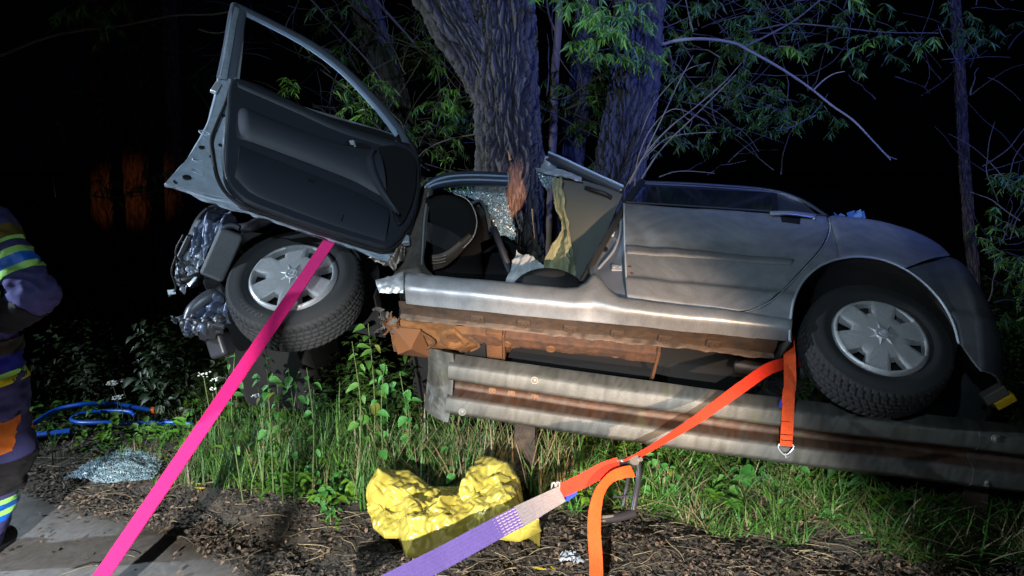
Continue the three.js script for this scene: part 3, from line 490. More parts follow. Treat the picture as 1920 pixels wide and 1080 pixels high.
  { // pressed box section at the front end and its gusset
    const A = [V(0.47, -0.1, 0.64), V(0.6, -0.1, 0.64), V(0.56, -0.16, 0.56), V(0.49, -0.155, 0.5), V(0.5, -0.1, 0.42), V(0.64, -0.1, 0.42)];
    const tri = (...ix) => { const g = new THREE.BufferGeometry(); g.setAttribute('position', new THREE.Float32BufferAttribute(ix.flatMap(i => [A[i].x, A[i].y, A[i].z]), 3)); g.computeVertexNormals(); return g; };
    part('box_section', colour(merge([tri(0, 1, 2), tri(0, 2, 3), tri(1, 5, 2), tri(2, 5, 4), tri(2, 4, 3), tri(0, 3, 4)]), (x, y, z) => { const c = rustFn(x, y, z); return [c[0] * 1.25, c[1] * 1.1, c[2] * 0.9]; }), rustC, fp);
    const r7 = rng(77); for (let k = 0; k < 14; k++) { const x = rr(0.4, 0.52, r7), z = rr(0.6, 0.78, r7), g = ruled([V(0, 0, 0), V(0.03, 0.01, 0.01), V(0.05 * r7() + 0.02, 0, 0.02)], [V(0.0, -0.02, 0.01), V(0.02, -0.03 * r7() - 0.01, 0), V(0.05, -0.02, 0.01)], 6, 4, (q, u, v) => { q.y += 0.01 * n3(u * 4, v * 4, k); }, 0.002); g.rotateY(r7() * 6); g.rotateX(r7() * 2 - 1); const p = part('torn_flake', colour(g, (a, b, c) => k % 2 ? [0.1, 0.09, 0.08] : rustFn(a + k, b, c)), rustC, fp); p.position.set(x, -0.07 - 0.02 * r7(), z); }
  }
  const ringB = (r, t) => new THREE.TorusGeometry(r, t, 8, 28).rotateX(Math.PI / 2);
  for (const [x, z, r] of [[0.52, 0.5, 0.02], [0.74, 0.58, 0.035], [0.63, 0.4, 0.025], [1.0, 0.6, 0.015], [1.02, 0.5, 0.015], [1.2, 0.6, 0.018], [1.36, 0.56, 0.018], [1.5, 0.5, 0.02], [1.26, 0.48, 0.012], [1.62, 0.55, 0.014]]) { const p = part('plug', colour(merge([ringB(r, 0.006), new THREE.CylinderGeometry(r * 0.8, r * 0.8, 0.008, 20)]), rustFn), rustC, fp); p.position.set(x, panY(x, z) - 0.004, z); }
  for (const [x, w, h] of [[0.94, 0.075, 0.03], [0.985, 0.012, 0.05], [1.68, 0.014, 0.05]]) { const p = part('bracket', colour(rbox([w, h, 0.3], 0.005), rustFn), rustC, fp); p.position.set(x, -0.085, 0.52); }
  part('shadow_gap', ruled([V(0.78, -0.1, 0.47), V(0.9, -0.1, 0.6)], [V(0.92, -0.1, 0.4), V(0.9, -0.1, 0.4)], 8, 4, null, 0.006, false), M.black, fp).name = numbered('hole_shade_plate');  // black plate painting the dark of a triangular hole
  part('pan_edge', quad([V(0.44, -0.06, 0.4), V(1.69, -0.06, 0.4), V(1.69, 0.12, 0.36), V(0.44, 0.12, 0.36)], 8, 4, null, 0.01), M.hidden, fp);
  for (const b of [[V(0.6, -0.1, 0.62), V(0.66, -0.104, 0.56), V(0.62, -0.104, 0.5)], [V(0.82, -0.1, 0.63), V(0.87, -0.104, 0.57), V(0.83, -0.104, 0.52)]]) part('pressed_bead', colour(tube(b, 0.007, 20, 6), rustFn), rustC, fp);
  // dark tank, axle and exhaust behind
  part('fuel_tank', [rbox([0.42, 0.2, 0.6], 0.05, 4).translate(1.95, 0.12, 0.1)], M.hidden, car);
  part('exhaust', tube([V(0.5, 0.06, 0.1), V(1.2, 0.04, 0.12), V(2, 0.0, 0.16), V(2.9, 0.0, 0.2)], 0.028, 40, 12), M.hidden, car);
  part('rear_axle', [tube([V(2.5, 0.0, 0.62), V(2.5, 0.0, -0.62)], 0.045, 4, 14), tube([V(2.05, 0.0, 0.5), V(2.3, -0.03, 0.52), V(2.58, 0, 0.56)], 0.04, 20, 12)], M.darkMetal, car);
  part('undertray', quad([V(1.69, 0.06, 0.66), V(2.24, 0.06, 0.7), V(2.24, 0.1, -0.7), V(1.69, 0.1, -0.7)], 10, 10, (q) => { q.y += 0.02 * n3(q.x * 5, q.z * 5, 1); }, 0.01), M.hidden, car);
  part('floor_tunnel', quad([V(0.44, 0.14, 0.36), V(1.7, 0.14, 0.36), V(1.7, 0.03, -0.72), V(0.44, 0.03, -0.72)], 10, 14, (q, u, v) => { q.y += 0.12 * Math.exp(-Math.pow((q.z + 0.02) / 0.12, 2)); }, 0.01), M.hidden, car);
}
// ---- wheel houses
{
  const cx = 2.56, cy = 0.1, rad = 0.375;
  const rows = []; for (let i = 0; i <= 50; i++) { const a = lerp(-0.35, Math.PI + 0.35, i / 50), row = []; for (let j = 0; j <= 16; j++) { const z = lerp(0.79, 0.42, j / 16), r = rad + 0.01 + 0.004 * n3(a * 6, z * 20, 2) + 0.004 * Math.sin(a * 40) * smooth(0.9, 0.5, a) * smooth(0.2, 0.6, j / 16); row.push(V(cx + Math.cos(a) * r * 0.97, cy + Math.sin(a) * r * 0.93, z)); } rows.push(row); }
  const AL = resample(sides(ARCH, -0.004), 60); rows.length = 0; for (let i = 0; i <= 60; i++) { const row = []; for (let j = 0; j <= 16; j++) { const t = j / 16, q = AL[i].clone(); q.z = lerp(q.z, 0.42, t); const dx = q.x - cx, dy = q.y - cy; q.x += dx * (0.05 * smooth(0, 0.3, t) + 0.012 * Math.sin(i * 1.9) * smooth(30, 45, i) * smooth(0.05, 0.2, t)); q.y += dy * (0.05 * smooth(0, 0.3, t)); row.push(q); } rows.push(row); }
  part('wheel_arch_liner', sheet(rows, 0.006), mat(0.024, 0.022, 0.02, { roughness: 0.95, map: grime, bumpMap: fine, bumpScale: 0.01 }), car);
  const wall = []; for (let i = 0; i <= 30; i++) { const a = lerp(-0.35, Math.PI + 0.35, i / 30); wall.push([0, 0.5, 1].map(k => V(cx + Math.cos(a) * (rad + 0.06) * k, cy + Math.sin(a) * (rad + 0.05) * k, 0.43))); }
  part('arch_wall', sheet(wall, 0.006), M.hidden, car);
  const r2 = []; for (let i = 0; i <= 40; i++) { const a = lerp(-0.1, Math.PI * 0.98, i / 40), row = []; for (let j = 0; j <= 10; j++) { const z = lerp(0.72, 0.4, j / 10); row.push(V(Math.cos(a) * 0.385 - 0.02, 0.04 + Math.sin(a) * 0.37, z)); } r2.push(row); }
  part('wheel_arch_liner', sheet(r2, 0.008), M.hidden, car);
  const w2 = []; for (let i = 0; i <= 30; i++) { const a = lerp(-0.1, Math.PI + 0.1, i / 30); w2.push([0, 1].map(k => V(Math.cos(a) * 0.38 * k, 0.04 + Math.sin(a) * 0.38 * k, 0.4))); }
  part('arch_wall', sheet(w2, 0.006), M.hidden, car);
}
// ---- wheels
function makeWheel(text) {
  const w = new THREE.Group(); w.name = numbered('wheel');
  const Rt = 0.312, half = 0.097;
  // tyre section: (radius, z) from the inner bead over the tread to the outer bead
  const sec = []; const S = (r, z, k) => sec.push([r, z, k]);
  S(0.2, -half + 0.012, 0); S(0.235, -half - 0.004, 0); S(0.27, -half - 0.002, 0); S(0.29, -half + 0.006, 0); S(0.302, -half + 0.018, 0);
  const tr = 22; for (let i = 0; i <= tr; i++) { const t = i / tr * 2 - 1; S(Rt - 0.006 * t * t - 0.003 * Math.pow(Math.abs(t), 6), t * (half - 0.022), 1); }
  S(0.302, half - 0.018, 0); S(0.297, half - 0.011, 0); S(0.29, half - 0.006, 0); S(0.284, half - 0.003, 0); S(0.28, half - 0.0045, 0); S(0.262, half + 0.002, 0); S(0.244, half + 0.004, 0); S(0.232, half + 0.004, 0); S(0.229, half + 0.001, 0); S(0.214, half, 0); S(0.206, half - 0.006, 0); S(0.199, half - 0.014, 0);
  const N = 480, rows = [];
  for (let i = 0; i <= N; i++) {
    const a = i / N * 2 * Math.PI, row = [];
    sec.forEach(([r, z, k], j) => {
      let q = r;
      if (k) { const t = z / (half - 0.022), sh = Math.abs(t) > 0.5 ? 1 : 0, ph = (i + (sh ? Math.round(Math.abs(t) * 6) : Math.round(t * 10 + 3))) % 8; if ([3, 7, 11, 15, 19].includes(j - 5)) q -= 0.008; else if (ph < 2) q -= sh ? 0.008 : 0.005; }
      else if (r > 0.295 && i % 8 < 2) q -= 0.004;
      row.push(V(Math.cos(a) * q, Math.sin(a) * q, z + (r > 0.255 && r < 0.28 && !k ? 0 : 0)));
    });
    rows.push(row);
  }
  part('tyre', gridGeo(rows, (i, j) => [i / 24, j / 6]), M.rubber, w);
  // wheel cover: six openings between broad spokes
  const radii = [0.0, 0.03, 0.05, 0.075, 0.098, 0.118, 0.135, 0.152, 0.168, 0.18, 0.188, 0.196, 0.201], dome = r => 0.012 + 0.014 * (1 - Math.pow(r / 0.2, 2)) - 0.012 * smooth(0.19, 0.201, r) + 0.004 * smooth(0.176, 0.186, r) * smooth(0.2, 0.19, r);
  const hw = r => deg(lerp(8.5, 13.5, clamp((r - 0.118) / 0.06))), P = (r, a, z) => V(r * Math.cos(a), r * Math.sin(a), z === undefined ? half - 0.012 + dome(r) : z), gs = [];
  for (let s = 0; s < 6; s++) {
    const a0 = s * Math.PI / 3 + deg(8);
    const spoke = radii.map(r => { const row = []; for (let k = 0; k <= 12; k++) { const e = hw(r), a = a0 + lerp(e, Math.PI / 3 - e, k / 12), q = P(r, a); if (r > 0.11 && r < 0.182 && (k === 0 || k === 12)) q.z -= 0.004; row.push(q); } return row; });
    gs.push(gridGeo(spoke));
    const win = (lo, hi) => gs.push(gridGeo(radii.slice(lo, hi + 1).map(r => [-1, -0.5, 0, 0.5, 1].map(k => { const q = P(r, a0 + k * hw(r)); if (Math.abs(r - 0.118) < 1e-6 || Math.abs(r - 0.18) < 1e-6) q.z -= 0.004; return q; }))));
    win(0, 5); win(9, 12);
    const lip = (list, dz) => gs.push(gridGeo(list.map(q => [q.clone(), q.clone().lerp(P(0.15, a0, q.z), 0.12).add(V(0, 0, dz * 0.6)), q.clone().lerp(P(0.15, a0, q.z), 0.2).add(V(0, 0, dz))])));
    const wr = radii.slice(5, 10);
    lip(wr.map(r => { const q = P(r, a0 + hw(r)); q.z -= 0.004; return q; }), -0.03); lip(wr.map(r => { const q = P(r, a0 - hw(r)); q.z -= 0.004; return q; }), -0.03);
    for (const r of [0.118, 0.18]) lip([-1, -0.5, 0, 0.5, 1].map(k => { const q = P(r, a0 + k * hw(r)); q.z -= 0.004; return q; }), -0.03);
  }
  for (const g of gs) g.computeVertexNormals();
  const cover = part('wheel_cover', gs, M.hub, w);
  const top = half - 0.012 + dome(0);
  for (let k = 0; k < 7; k++) { const g = new THREE.ConeGeometry(0.0095, 0.038, 4).rotateZ(-Math.PI / 2).scale(1, 1, 0.8).translate(0.047, 0, 0); const p = part('cover_ridge', g, M.chrome, cover); p.position.z = top - 0.001; p.rotation.z = k / 7 * 2 * Math.PI + 0.3; }
  part('centre_cap', new THREE.LatheGeometry([[0, 0.004], [0.018, 0.003], [0.02, 0.006], [0.028, 0.006], [0.031, 0], [0.031, -0.01]].map(q => new THREE.Vector2(q[0], q[1])), 40).rotateX(Math.PI / 2).translate(0, 0, top), M.hub, cover);
  part('emblem', [new THREE.TorusGeometry(0.0145, 0.0017, 8, 40).scale(1, 0.72, 1), new THREE.TorusGeometry(0.0105, 0.0014, 8, 30).scale(0.42, 0.95, 1), new THREE.TorusGeometry(0.0095, 0.0014, 8, 30).scale(1, 0.38, 1).translate(0, 0.005, 0)].map(g => g.translate(0, 0, top + 0.006)), M.chrome, cover);
  part('steel_rim', new THREE.LatheGeometry([[0.0, 0.02], [0.06, 0.022], [0.08, 0.04], [0.12, 0.03], [0.165, 0.045], [0.19, 0.06], [0.2, 0.07], [0.19, -0.06], [0.2, -0.075]].map(q => new THREE.Vector2(q[0], q[1])), 48).rotateX(Math.PI / 2), M.darkMetal, w);
  if (text) {
    const letters = []; [...text].forEach((ch, i) => { const g = new TextGeometry(ch, { font, size: 0.021, depth: 0.0016, curveSegments: 4 }); g.computeBoundingBox(); g.translate(-(g.boundingBox.max.x) / 2, 0.243, half + 0.0025); g.rotateZ(deg(252) - Math.PI / 2 - i * 0.092 + deg(0)); letters.push(g); });
    part('lettering', letters, M.lettering, w);
  }
  return w;
}
{
  const fw = makeWheel('VPKEARO'); car.add(fw); fw.position.set(0, 0, 0.715); fw.rotation.z = deg(4);
  fw.userData.label = 'front wheel partly shaded by the open door';
  const rw = makeWheel(''); car.add(rw); rw.position.set(2.6, 0, 0.715); rw.rotation.z = deg(-22);
  rw.userData.label = 'rear wheel resting on the guardrail';
  for (const x of [0, 2.6]) { const g = new THREE.CylinderGeometry(0.31, 0.31, 0.19, 40).rotateX(Math.PI / 2); const p = part('far_wheel', merge([g, new THREE.TorusGeometry(0.25, 0.06, 10, 40).translate(0, 0, -0.06)]), M.hidden, car); p.position.set(x, -0.02, -0.7); }
}
// ---- wrecked nose
{
  const dk = phys(0.03, 0.032, 0.04, { roughness: 0.4, clearcoat: 0.3 }), greyP = mat(0.16, 0.17, 0.19, { roughness: 0.55, metalness: 0.2, map: grime }), alu = mat(0.15, 0.155, 0.18, { metalness: 0.6, roughness: 0.4, map: grime });
  const boxAt = (name, ends, w, h, m, bev = 0.012, d = 3.7, up = V(0, 0.7, 0.7)) => { const a = loc(ends[0], ends[1], d), b = loc(ends[2], ends[3], d), g = rbox([a.distanceTo(b), w, h], bev, 3), p = part(name, g, m, car); p.applyMatrix4(basis(a.clone().add(b).multiplyScalar(0.5), b.clone().sub(a), up)); return p; };
  part('radiator_support', tube([loc(420, 392, 3.8), loc(398, 396, 3.78), loc(378, 412, 3.74), loc(364, 438, 3.72), loc(352, 470, 3.7)], t => 0.03 - 0.008 * t, 40, 10), alu, car);
  boxAt('headlamp_housing', [372, 446, 342, 506], 0.075, 0.08, dk, 0.02, 3.72);
  boxAt('headlamp_housing', [360, 440, 336, 490], 0.03, 0.1, dk, 0.012, 3.7);
  part('splash_panel', ruled([loc(360, 460, 3.76), loc(384, 440, 3.78), loc(420, 424, 3.82)], [loc(344, 530, 3.76), loc(376, 528, 3.76), loc(400, 505, 3.76)], 20, 14, (q, u, v) => { q.z += 0.03 * n3(u * 4, v * 4, 5); }, 0.006), alu, car);
  boxAt('washer_tank', [436, 434, 398, 520], 0.11, 0.12, mat(0.17, 0.18, 0.2, { roughness: 0.5, map: grime, bumpMap: fine, bumpScale: 0.004 }), 0.016, 3.6);
  part('filler_neck', [tube([loc(418, 436, 3.58), loc(424, 426, 3.58), loc(440, 424, 3.58), loc(450, 428, 3.58)], 0.014, 24, 10)], dk, car);
  part('wing_strut', tube([loc(446, 428, 3.66), loc(466, 426, 3.66), loc(484, 418, 3.7), loc(510, 404, 3.74)], t => 0.022 + 0.012 * t, 30, 12), alu, car);
  const fan = part('horn', [new THREE.TorusGeometry(0.055, 0.018, 12, 36), new THREE.CylinderGeometry(0.05, 0.03, 0.05, 24).rotateX(Math.PI / 2).translate(0, 0, -0.03)], M.black, car); fan.position.copy(loc(358, 516, 3.66)); fan.rotation.set(-0.4, -0.3, 0);
  part('broken_lens', [quad([loc(344, 522, 3.62), loc(370, 520, 3.6), loc(370, 530, 3.6), loc(356, 538, 3.6)], 4, 4, (q, u, v) => { q.z += 0.02 * u * v; }, 0.004), quad([loc(314, 545, 3.66), loc(330, 544, 3.66), loc(330, 552, 3.64), loc(316, 553, 3.64)], 3, 3, null, 0.005)], mat(0.6, 0.66, 0.72, { roughness: 0.3 }), car);
  part('bumper_bracket', ruled([loc(346, 606, 3.62), loc(352, 580, 3.62), loc(376, 556, 3.64), loc(412, 536, 3.68)], [loc(356, 600, 3.6), loc(366, 586, 3.6), loc(390, 568, 3.62), loc(420, 556, 3.66)], 30, 8, (q, u, v) => { q.z += 0.02 * Math.sin(3.1 * v); }, 0.01), alu, car);
  const bp = part('bumper_remains', ruled([loc(340, 594, 3.66), loc(380, 596, 3.62), loc(428, 590, 3.62)], [loc(346, 628, 3.62), loc(385, 632, 3.58), loc(420, 626, 3.58)], 30, 14, (q, u, v) => { q.z += 0.03 * Math.sin(3.1 * v) + 0.02 * n3(u * 5, v * 3, 4); }, 0.012), dk, car);
  part('bumper_clip', [rbox([0.05, 0.018, 0.02], 0.004).applyMatrix4(basis(loc(412, 611, 3.54), V(1, -0.1, 0), V(0, 1, 0))), rbox([0.03, 0.03, 0.02], 0.006).applyMatrix4(basis(loc(352, 626, 3.58), V(1, -0.1, 0), V(0, 1, 0)))], alu, bp);
  boxAt('crossmember', [404, 618, 420, 668], 0.09, 0.1, dk, 0.02, 3.66);
  part('engine_block', [rbox([0.5, 0.4, 0.9], 0.05, 3).translate(-0.32, 0.2, 0.0), rbox([0.25, 0.22, 0.3], 0.04, 3).translate(-0.45, 0.3, 0.4), rbox([0.7, 0.06, 0.12], 0.02).translate(-0.2, 0.12, 0.52), rbox([0.5, 0.06, 0.1], 0.02).translate(-0.25, 0.46, 0.5)], M.hidden, car);
  const crumple = (name, A, B, s, m, amp = 0.03) => part(name, ruled(A.map(q => loc(...q)), B.map(q => loc(...q)), 40, 24, (q, u, v) => { const f = (a, b, c) => Math.abs(((a % 1) + 1) % 1 - 0.5) * 2 - 0.5; q.z += amp * (f(u * 2.3 + v * 1.1 + s, 0, 0) + 0.6 * f(v * 3.1 - u * 1.7 + s * 2) + 0.35 * f(u * 5 + v * 4 + s)); q.y += 0.4 * amp * f(u * 3 - v * 2 + s); }, 0.003), m, car);
  const bent = phys(0.13, 0.16, 0.25, { metalness: 0.3, roughness: 0.4, clearcoat: 0.5, map: dust });
  crumple('crumpled_panel', [[352, 470, 3.66], [368, 430, 3.68], [392, 400, 3.7], [430, 392, 3.74]], [[372, 500, 3.62], [392, 470, 3.64], [410, 436, 3.66], [446, 418, 3.7]], 0.3, bent, 0.035);
  crumple('crumpled_panel', [[326, 520, 3.7], [340, 480, 3.7], [360, 452, 3.7]], [[342, 548, 3.64], [366, 520, 3.62], [384, 486, 3.62]], 1.2, M.bareSteel, 0.03);
  crumple('crumpled_panel', [[346, 590, 3.62], [380, 566, 3.62], [424, 548, 3.64]], [[348, 626, 3.58], [384, 624, 3.56], [430, 604, 3.58]], 2.1, bent, 0.035);
  { const r5 = rng(515), tm = [alu, dk, greyP, dk, M.black]; for (let k = 0; k < 13; k++) { const x = rr(322, 445, r5), y = lerp(400, 640, r5()) , d = rr(3.6, 3.82, r5), a0 = r5() * 6.28, L = rr(14, 42, r5), q = (a, l, dd) => loc(x + Math.cos(a) * l, y + Math.sin(a) * l, d + dd); if (x > 395 && y > 520) continue; part('torn_sheet', ruled([q(a0, L, 0), q(a0 + 0.5, L * 0.5, 0.03), q(a0 + 1.1, L * rr(0.5, 1, r5), -0.03)], [q(a0 + 3.4, L * rr(0.1, 0.5, r5), 0.04), q(a0 + 3, L * 0.2, 0.02), q(a0 + 2.2, L * rr(0.2, 0.8, r5), 0)], 8, 6, (p, u, v) => { p.z += 0.012 * n3(u * 5, v * 5, k); p.y += 0.008 * n3(u * 7, v * 6, k + 40); }, 0.0025), tm[k % 5], car); } }
  for (const pts of [[[330, 480], [322, 510], [330, 540], [318, 556]], [[452, 432], [460, 450], [448, 466], [456, 476]], [[344, 440], [330, 470], [334, 500]], [[400, 540], [420, 560], [414, 590], [430, 606]]]) part('loose_wire', tube(pts.map((q, i) => loc(q[0], q[1], 3.6 + 0.02 * i)), 0.0055, 24, 6), M.black, car);
}
// ---- the front door, pulled right round on its hinges so that its inner side faces us
{
  const H = onZ(752, 490, 0.83), ph = deg(26), u = V(-Math.cos(ph), 0, Math.sin(ph)), v = V(0, 1, 0);
  let n = u.clone().cross(v).normalize(); if (n.dot(eyeL.clone().sub(H)) < 0) n.negate();
  const dp = (x, y, off = 0) => { const q = onPlane(x, y, H.clone().addScaledVector(n, off), n); const w = q.clone().sub(H).dot(v); return q.addScaledVector(n, -0.10 * Math.pow(Math.max(0, w - 0.5), 2)); };
  const frame = new THREE.Matrix4().makeBasis(u.clone().negate(), v, n).setPosition(H), inv = frame.clone().invert();
  // flat plate cut to measured outline
  const plate = (outline, off, th, bev = 0.003, holes = [], curved = true) => {
    const flat = list => { const q = list.map(([x, y]) => dp(x, y, off).applyMatrix4(inv)); return curved ? new THREE.CatmullRomCurve3(q, true, 'centripetal').getSpacedPoints(160) : q; };
    const s = new THREE.Shape(flat(outline).map(q => new THREE.Vector2(q.x, q.y)));
    for (const h of holes) s.holes.push(new THREE.Path(flat(h).map(q => new THREE.Vector2(q.x, q.y))));
    return new THREE.ExtrudeGeometry(s, { depth: th, bevelEnabled: true, bevelThickness: bev, bevelSize: bev, bevelSegments: 2, curveSegments: 4 }).translate(0, 0, off - th).applyMatrix4(frame);
  };
  const strip = (A, B, nu, nv, fn, th = 0.006, offA = 0, offB = 0) => { const a = resample(A.map(q => dp(q[0], q[1], q[2] === undefined ? offA : q[2])), nu), b = resample(B.map(q => dp(q[0], q[1], q[2] === undefined ? offB : q[2])), nu), pts = []; for (let i = 0; i <= nu; i++) { const row = []; for (let j = 0; j <= nv; j++) { const q = a[i].clone().lerp(b[i], j / nv); if (fn) q.addScaledVector(n, fn(i / nu, j / nv)); row.push(q); } pts.push(row); } return sheet(pts, th, false, (i, j, q) => [q.x / 0.4, q.y / 0.4]); };
  const steel = phys(0.5, 0.6, 0.74, { metalness: 0.15, roughness: 0.36, map: dust, clearcoat: 0.4 });  // lightened and blued in place of light falling on the door
  // latch-side face with its pressed holes
  const door = part('front_door', [
    strip([[410, 140], [402, 190], [385, 243], [352, 297], [309, 345]], [[447, 146], [440, 215], [432, 285], [434, 340], [470, 384]], 60, 20, (a, b) => 0.006 * Math.sin(b * 3.1) + 0.003 * n3(a * 6, b * 4, 2) + 0.006 * smooth(0.06, 0, b), 0.012, -0.012, 0.0),
    strip([[309, 345], [420, 386], [540, 422], [650, 460], [732, 492]], [[452, 372], [490, 388], [560, 412], [650, 442], [730, 466]], 70, 12, (a, b) => 0.004 * n3(a * 12, b * 2, 4), 0.012, -0.016, -0.01),
    strip([[740, 486], [768, 440], [784, 380], [787, 310], [770, 262], [752, 244]], [[722, 466], [746, 430], [762, 380], [766, 310], [752, 272], [744, 258]], 50, 10, null, 0.02, -0.02, -0.01),
  ], steel, car);
  door.userData.label = 'front door forced fully forward, dark inner side showing';
  part('outer_skin', strip([[408, 150], [402, 195], [384, 247], [350, 300], [309, 347]], [[756, 252], [782, 300], [782, 380], [764, 445], [734, 492]], 40, 40, null, 0.004, -0.075, -0.075), M.paint, door);
  part('door_base', plate([[440, 150], [425, 220], [410, 300], [416, 350], [452, 388], [600, 432], [728, 468], [764, 436], [780, 380], [782, 300], [750, 262], [600, 214]], -0.02, 0.02), M.black, door);
  // window frame: dark outer band with a bright inner strip
  const arcOut = [[444, -6], [462, 2], [520, 30], [590, 68], [645, 112], [690, 160], [728, 206], [757, 246], [776, 280]];
  const arcIn = [[462, 14], [470, 18], [522, 46], [584, 82], [636, 124], [678, 168], [716, 214], [744, 252], [752, 268]];
  const wf = part('window_frame', [strip(arcOut, arcIn, 90, 8, (a, b) => 0.016 * Math.sin(b * 3.1), 0.014, -0.014, 0), strip([[410, 148], [424, 80], [434, 20], [440, -6]], [[440, 150], [451, 78], [459, 24], [463, 4]], 40, 12, (a, b) => 0.012 * Math.sin(b * 9), 0.014, -0.012, -0.002)], phys(0.15, 0.18, 0.24, { metalness: 0.3, roughness: 0.35, clearcoat: 0.5 }), door);
  part('frame_flange', strip([[411, 148], [424, 82], [434, 24], [441, 0]], [[424, 150], [436, 82], [446, 26], [451, 4]], 30, 6, (a, b) => 0.004 * Math.sin(b * 3.1), 0.006, 0.006, 0.006), steel, wf);
  part('glass_channel', [strip([[465, 10], [524, 40], [588, 76], [641, 118], [684, 164], [722, 210], [750, 250]], [[465, 19], [522, 47], [583, 83], [635, 125], [677, 170], [714, 216], [742, 256]], 90, 6, (a, b) => 0.006 * Math.sin(b * 3.1), 0.006, 0.008, 0.008)], M.glintTrim, wf);
  part('glass_channel', strip([[452, 24], [446, 90], [438, 150]], [[462, 12], [457, 80], [449, 152]], 40, 6, (a, b) => 0.006 * Math.sin(b * 3.1), 0.006, 0.008, 0.008), M.chrome, wf);
  part('frame_edge', tubeL([[411, 146], [424, 80], [435, 22], [443, -4]].map(q => dp(q[0], q[1], 0.004)), 0.005, 40, 6), M.bareSteel, wf);
  part('corner_post', strip([[742, 246], [744, 272]], [[751, 246], [753, 272]], 8, 4, (a, b) => 0.006 * Math.sin(b * 3.1), 0.006, 0.006, 0.006), M.bareSteel, wf);
  part('mirror_patch', plate([[746, 244], [760, 250], [780, 284], [784, 310], [752, 282]], 0.008, 0.01), M.black, wf);
  // sealing rubber along the shell
  part('weather_seal', tubeL([[436, 150], [422, 195], [403, 240], [396, 262], [400, 300], [408, 335], [424, 362], [452, 384], [520, 408], [600, 434], [690, 464], [724, 470], [752, 452], [772, 410], [784, 350], [785, 300], [766, 262]].map(q => dp(q[0], q[1], 0.016)), 0.0075, 140, 8), M.rubber, door);
  part('inner_lip', tubeL([[430, 170], [424, 240], [419, 300], [424, 335], [444, 362], [480, 380], [600, 422], [700, 452], [730, 452], [752, 420]].map(q => dp(q[0], q[1], 0.012)), 0.009, 120, 8), M.bareSteel, door);
  // pressed strip with lugs along the bottom
  part('bottom_flange', strip([[440, 372], [520, 396], [600, 420], [680, 445], [708, 456]], [[446, 388], [520, 410], [600, 434], [670, 455], [690, 462]], 60, 6, (a, b) => 0.005 * Math.sin(b * 3.1), 0.006, 0.004, 0.004), phys(0.24, 0.22, 0.3, { metalness: 0.3, roughness: 0.4, map: dust }), door);
  // holes
  for (const [x, y, a, b, r] of [[397, 293, 0.011, 0.006, 0.5], [378, 276, 0.014, 0.006, 0.6], [427, 193, 0.014, 0.007, 0.3], [418, 216, 0.016, 0.006, 0.2], [413, 272, 0.009, 0.006, 0], [350, 332, 0.018, 0.01, 0.5], [327, 340, 0.006, 0.005, 0]]) { const q = dp(x, y, 0.006); const p = part('pressed_hole', new THREE.CylinderGeometry(1, 1, 0.006, 20).rotateX(Math.PI / 2), M.black, door); p.applyMatrix4(new THREE.Matrix4().makeBasis(u.clone().negate(), v, n).multiply(new THREE.Matrix4().makeRotationZ(r)).multiply(new THREE.Matrix4().makeScale(a, b, 1))); p.position.copy(q); }
  for (const [x, y] of [[372, 302], [370, 322], [384, 250]]) { const p = part('pressed_bead', new THREE.TorusGeometry(0.016, 0.0035, 8, 24).scale(1.5, 0.7, 1), steel, door); p.applyMatrix4(frame.clone().setPosition(0, 0, 0)); p.position.copy(dp(x, y, 0.0)); }
  part('door_latch', [rbox([0.03, 0.07, 0.02], 0.004).applyMatrix4(frame.clone().setPosition(dp(405, 165, 0.004)))], M.chrome, door);
  // trim
  const tr = part('trim_panel', plate([[442, 152], [470, 163], [560, 203], [640, 238], [700, 262], [748, 272], [776, 288], [782, 320], [780, 372], [764, 420], [742, 450], [722, 462], [680, 452], [600, 428], [520, 400], [462, 376], [436, 352], [426, 330], [426, 300], [430, 230]], 0.03, 0.03, 0.012), M.trim, door);
  // raised upper swell and armrest
  part('armrest', strip([[444, 214], [452, 208], [520, 234], [600, 264], [660, 280], [704, 282]], [[442, 258], [450, 262], [520, 288], [600, 318], [664, 344], [722, 376]], 70, 26, (a, b) => 0.05 * Math.pow(Math.sin(Math.PI * clamp(b * 0.94 + 0.03)), 0.6) * smooth(0, 0.08, a), 0.008, 0.034, 0.034), M.trimSoft, tr);
  part('lower_swell', strip([[448, 274], [520, 302], [600, 334], [670, 362], [728, 392]], [[440, 336], [470, 366], [540, 396], [640, 432], [720, 456]], 60, 24, (a, b) => 0.024 * Math.pow(Math.sin(Math.PI * clamp(b)), 0.7), 0.006, 0.032, 0.032), M.trim, tr);
  part('pocket_edge', strip([[704, 280], [700, 292], [706, 322], [718, 352], [736, 386], [746, 404]], [[690, 296], [684, 306], [690, 332], [704, 360], [724, 388], [740, 406]], 50, 12, (a, b) => 0.03 * Math.sin(b * 2.2), 0.006, 0.085, 0.06), M.trimSoft, tr);
  part('speaker_pocket', plate([[706, 284], [740, 276], [772, 292], [778, 340], [766, 392], [748, 420], [738, 392], [718, 352], [707, 322]], 0.05, 0.02, 0.008), M.black, tr);
  part('window_sill', strip([[444, 154], [560, 203], [640, 237], [744, 268]], [[446, 166], [556, 214], [636, 250], [736, 282]], 50, 6, (a, b) => 0.012 * Math.sin(b * 3.1), 0.006, 0.034, 0.034), M.trimSoft, tr);
  const hd = part('inner_handle', [plate([[650, 266], [668, 268], [692, 274], [694, 284], [672, 280], [652, 276]], 0.064, 0.012, 0.003)], M.black, tr);
  part('handle_lever', strip([[654, 264], [658, 272]], [[666, 266], [668, 276]], 6, 6, (a, b) => 0.01 * Math.sin(3.1 * b), 0.006, 0.07, 0.07), M.chrome, hd);
  part('pocket_seam', tubeL([[640, 414], [650, 388], [656, 376]].map(q => dp(q[0], q[1], 0.056)), 0.003, 16, 6), M.black, tr);
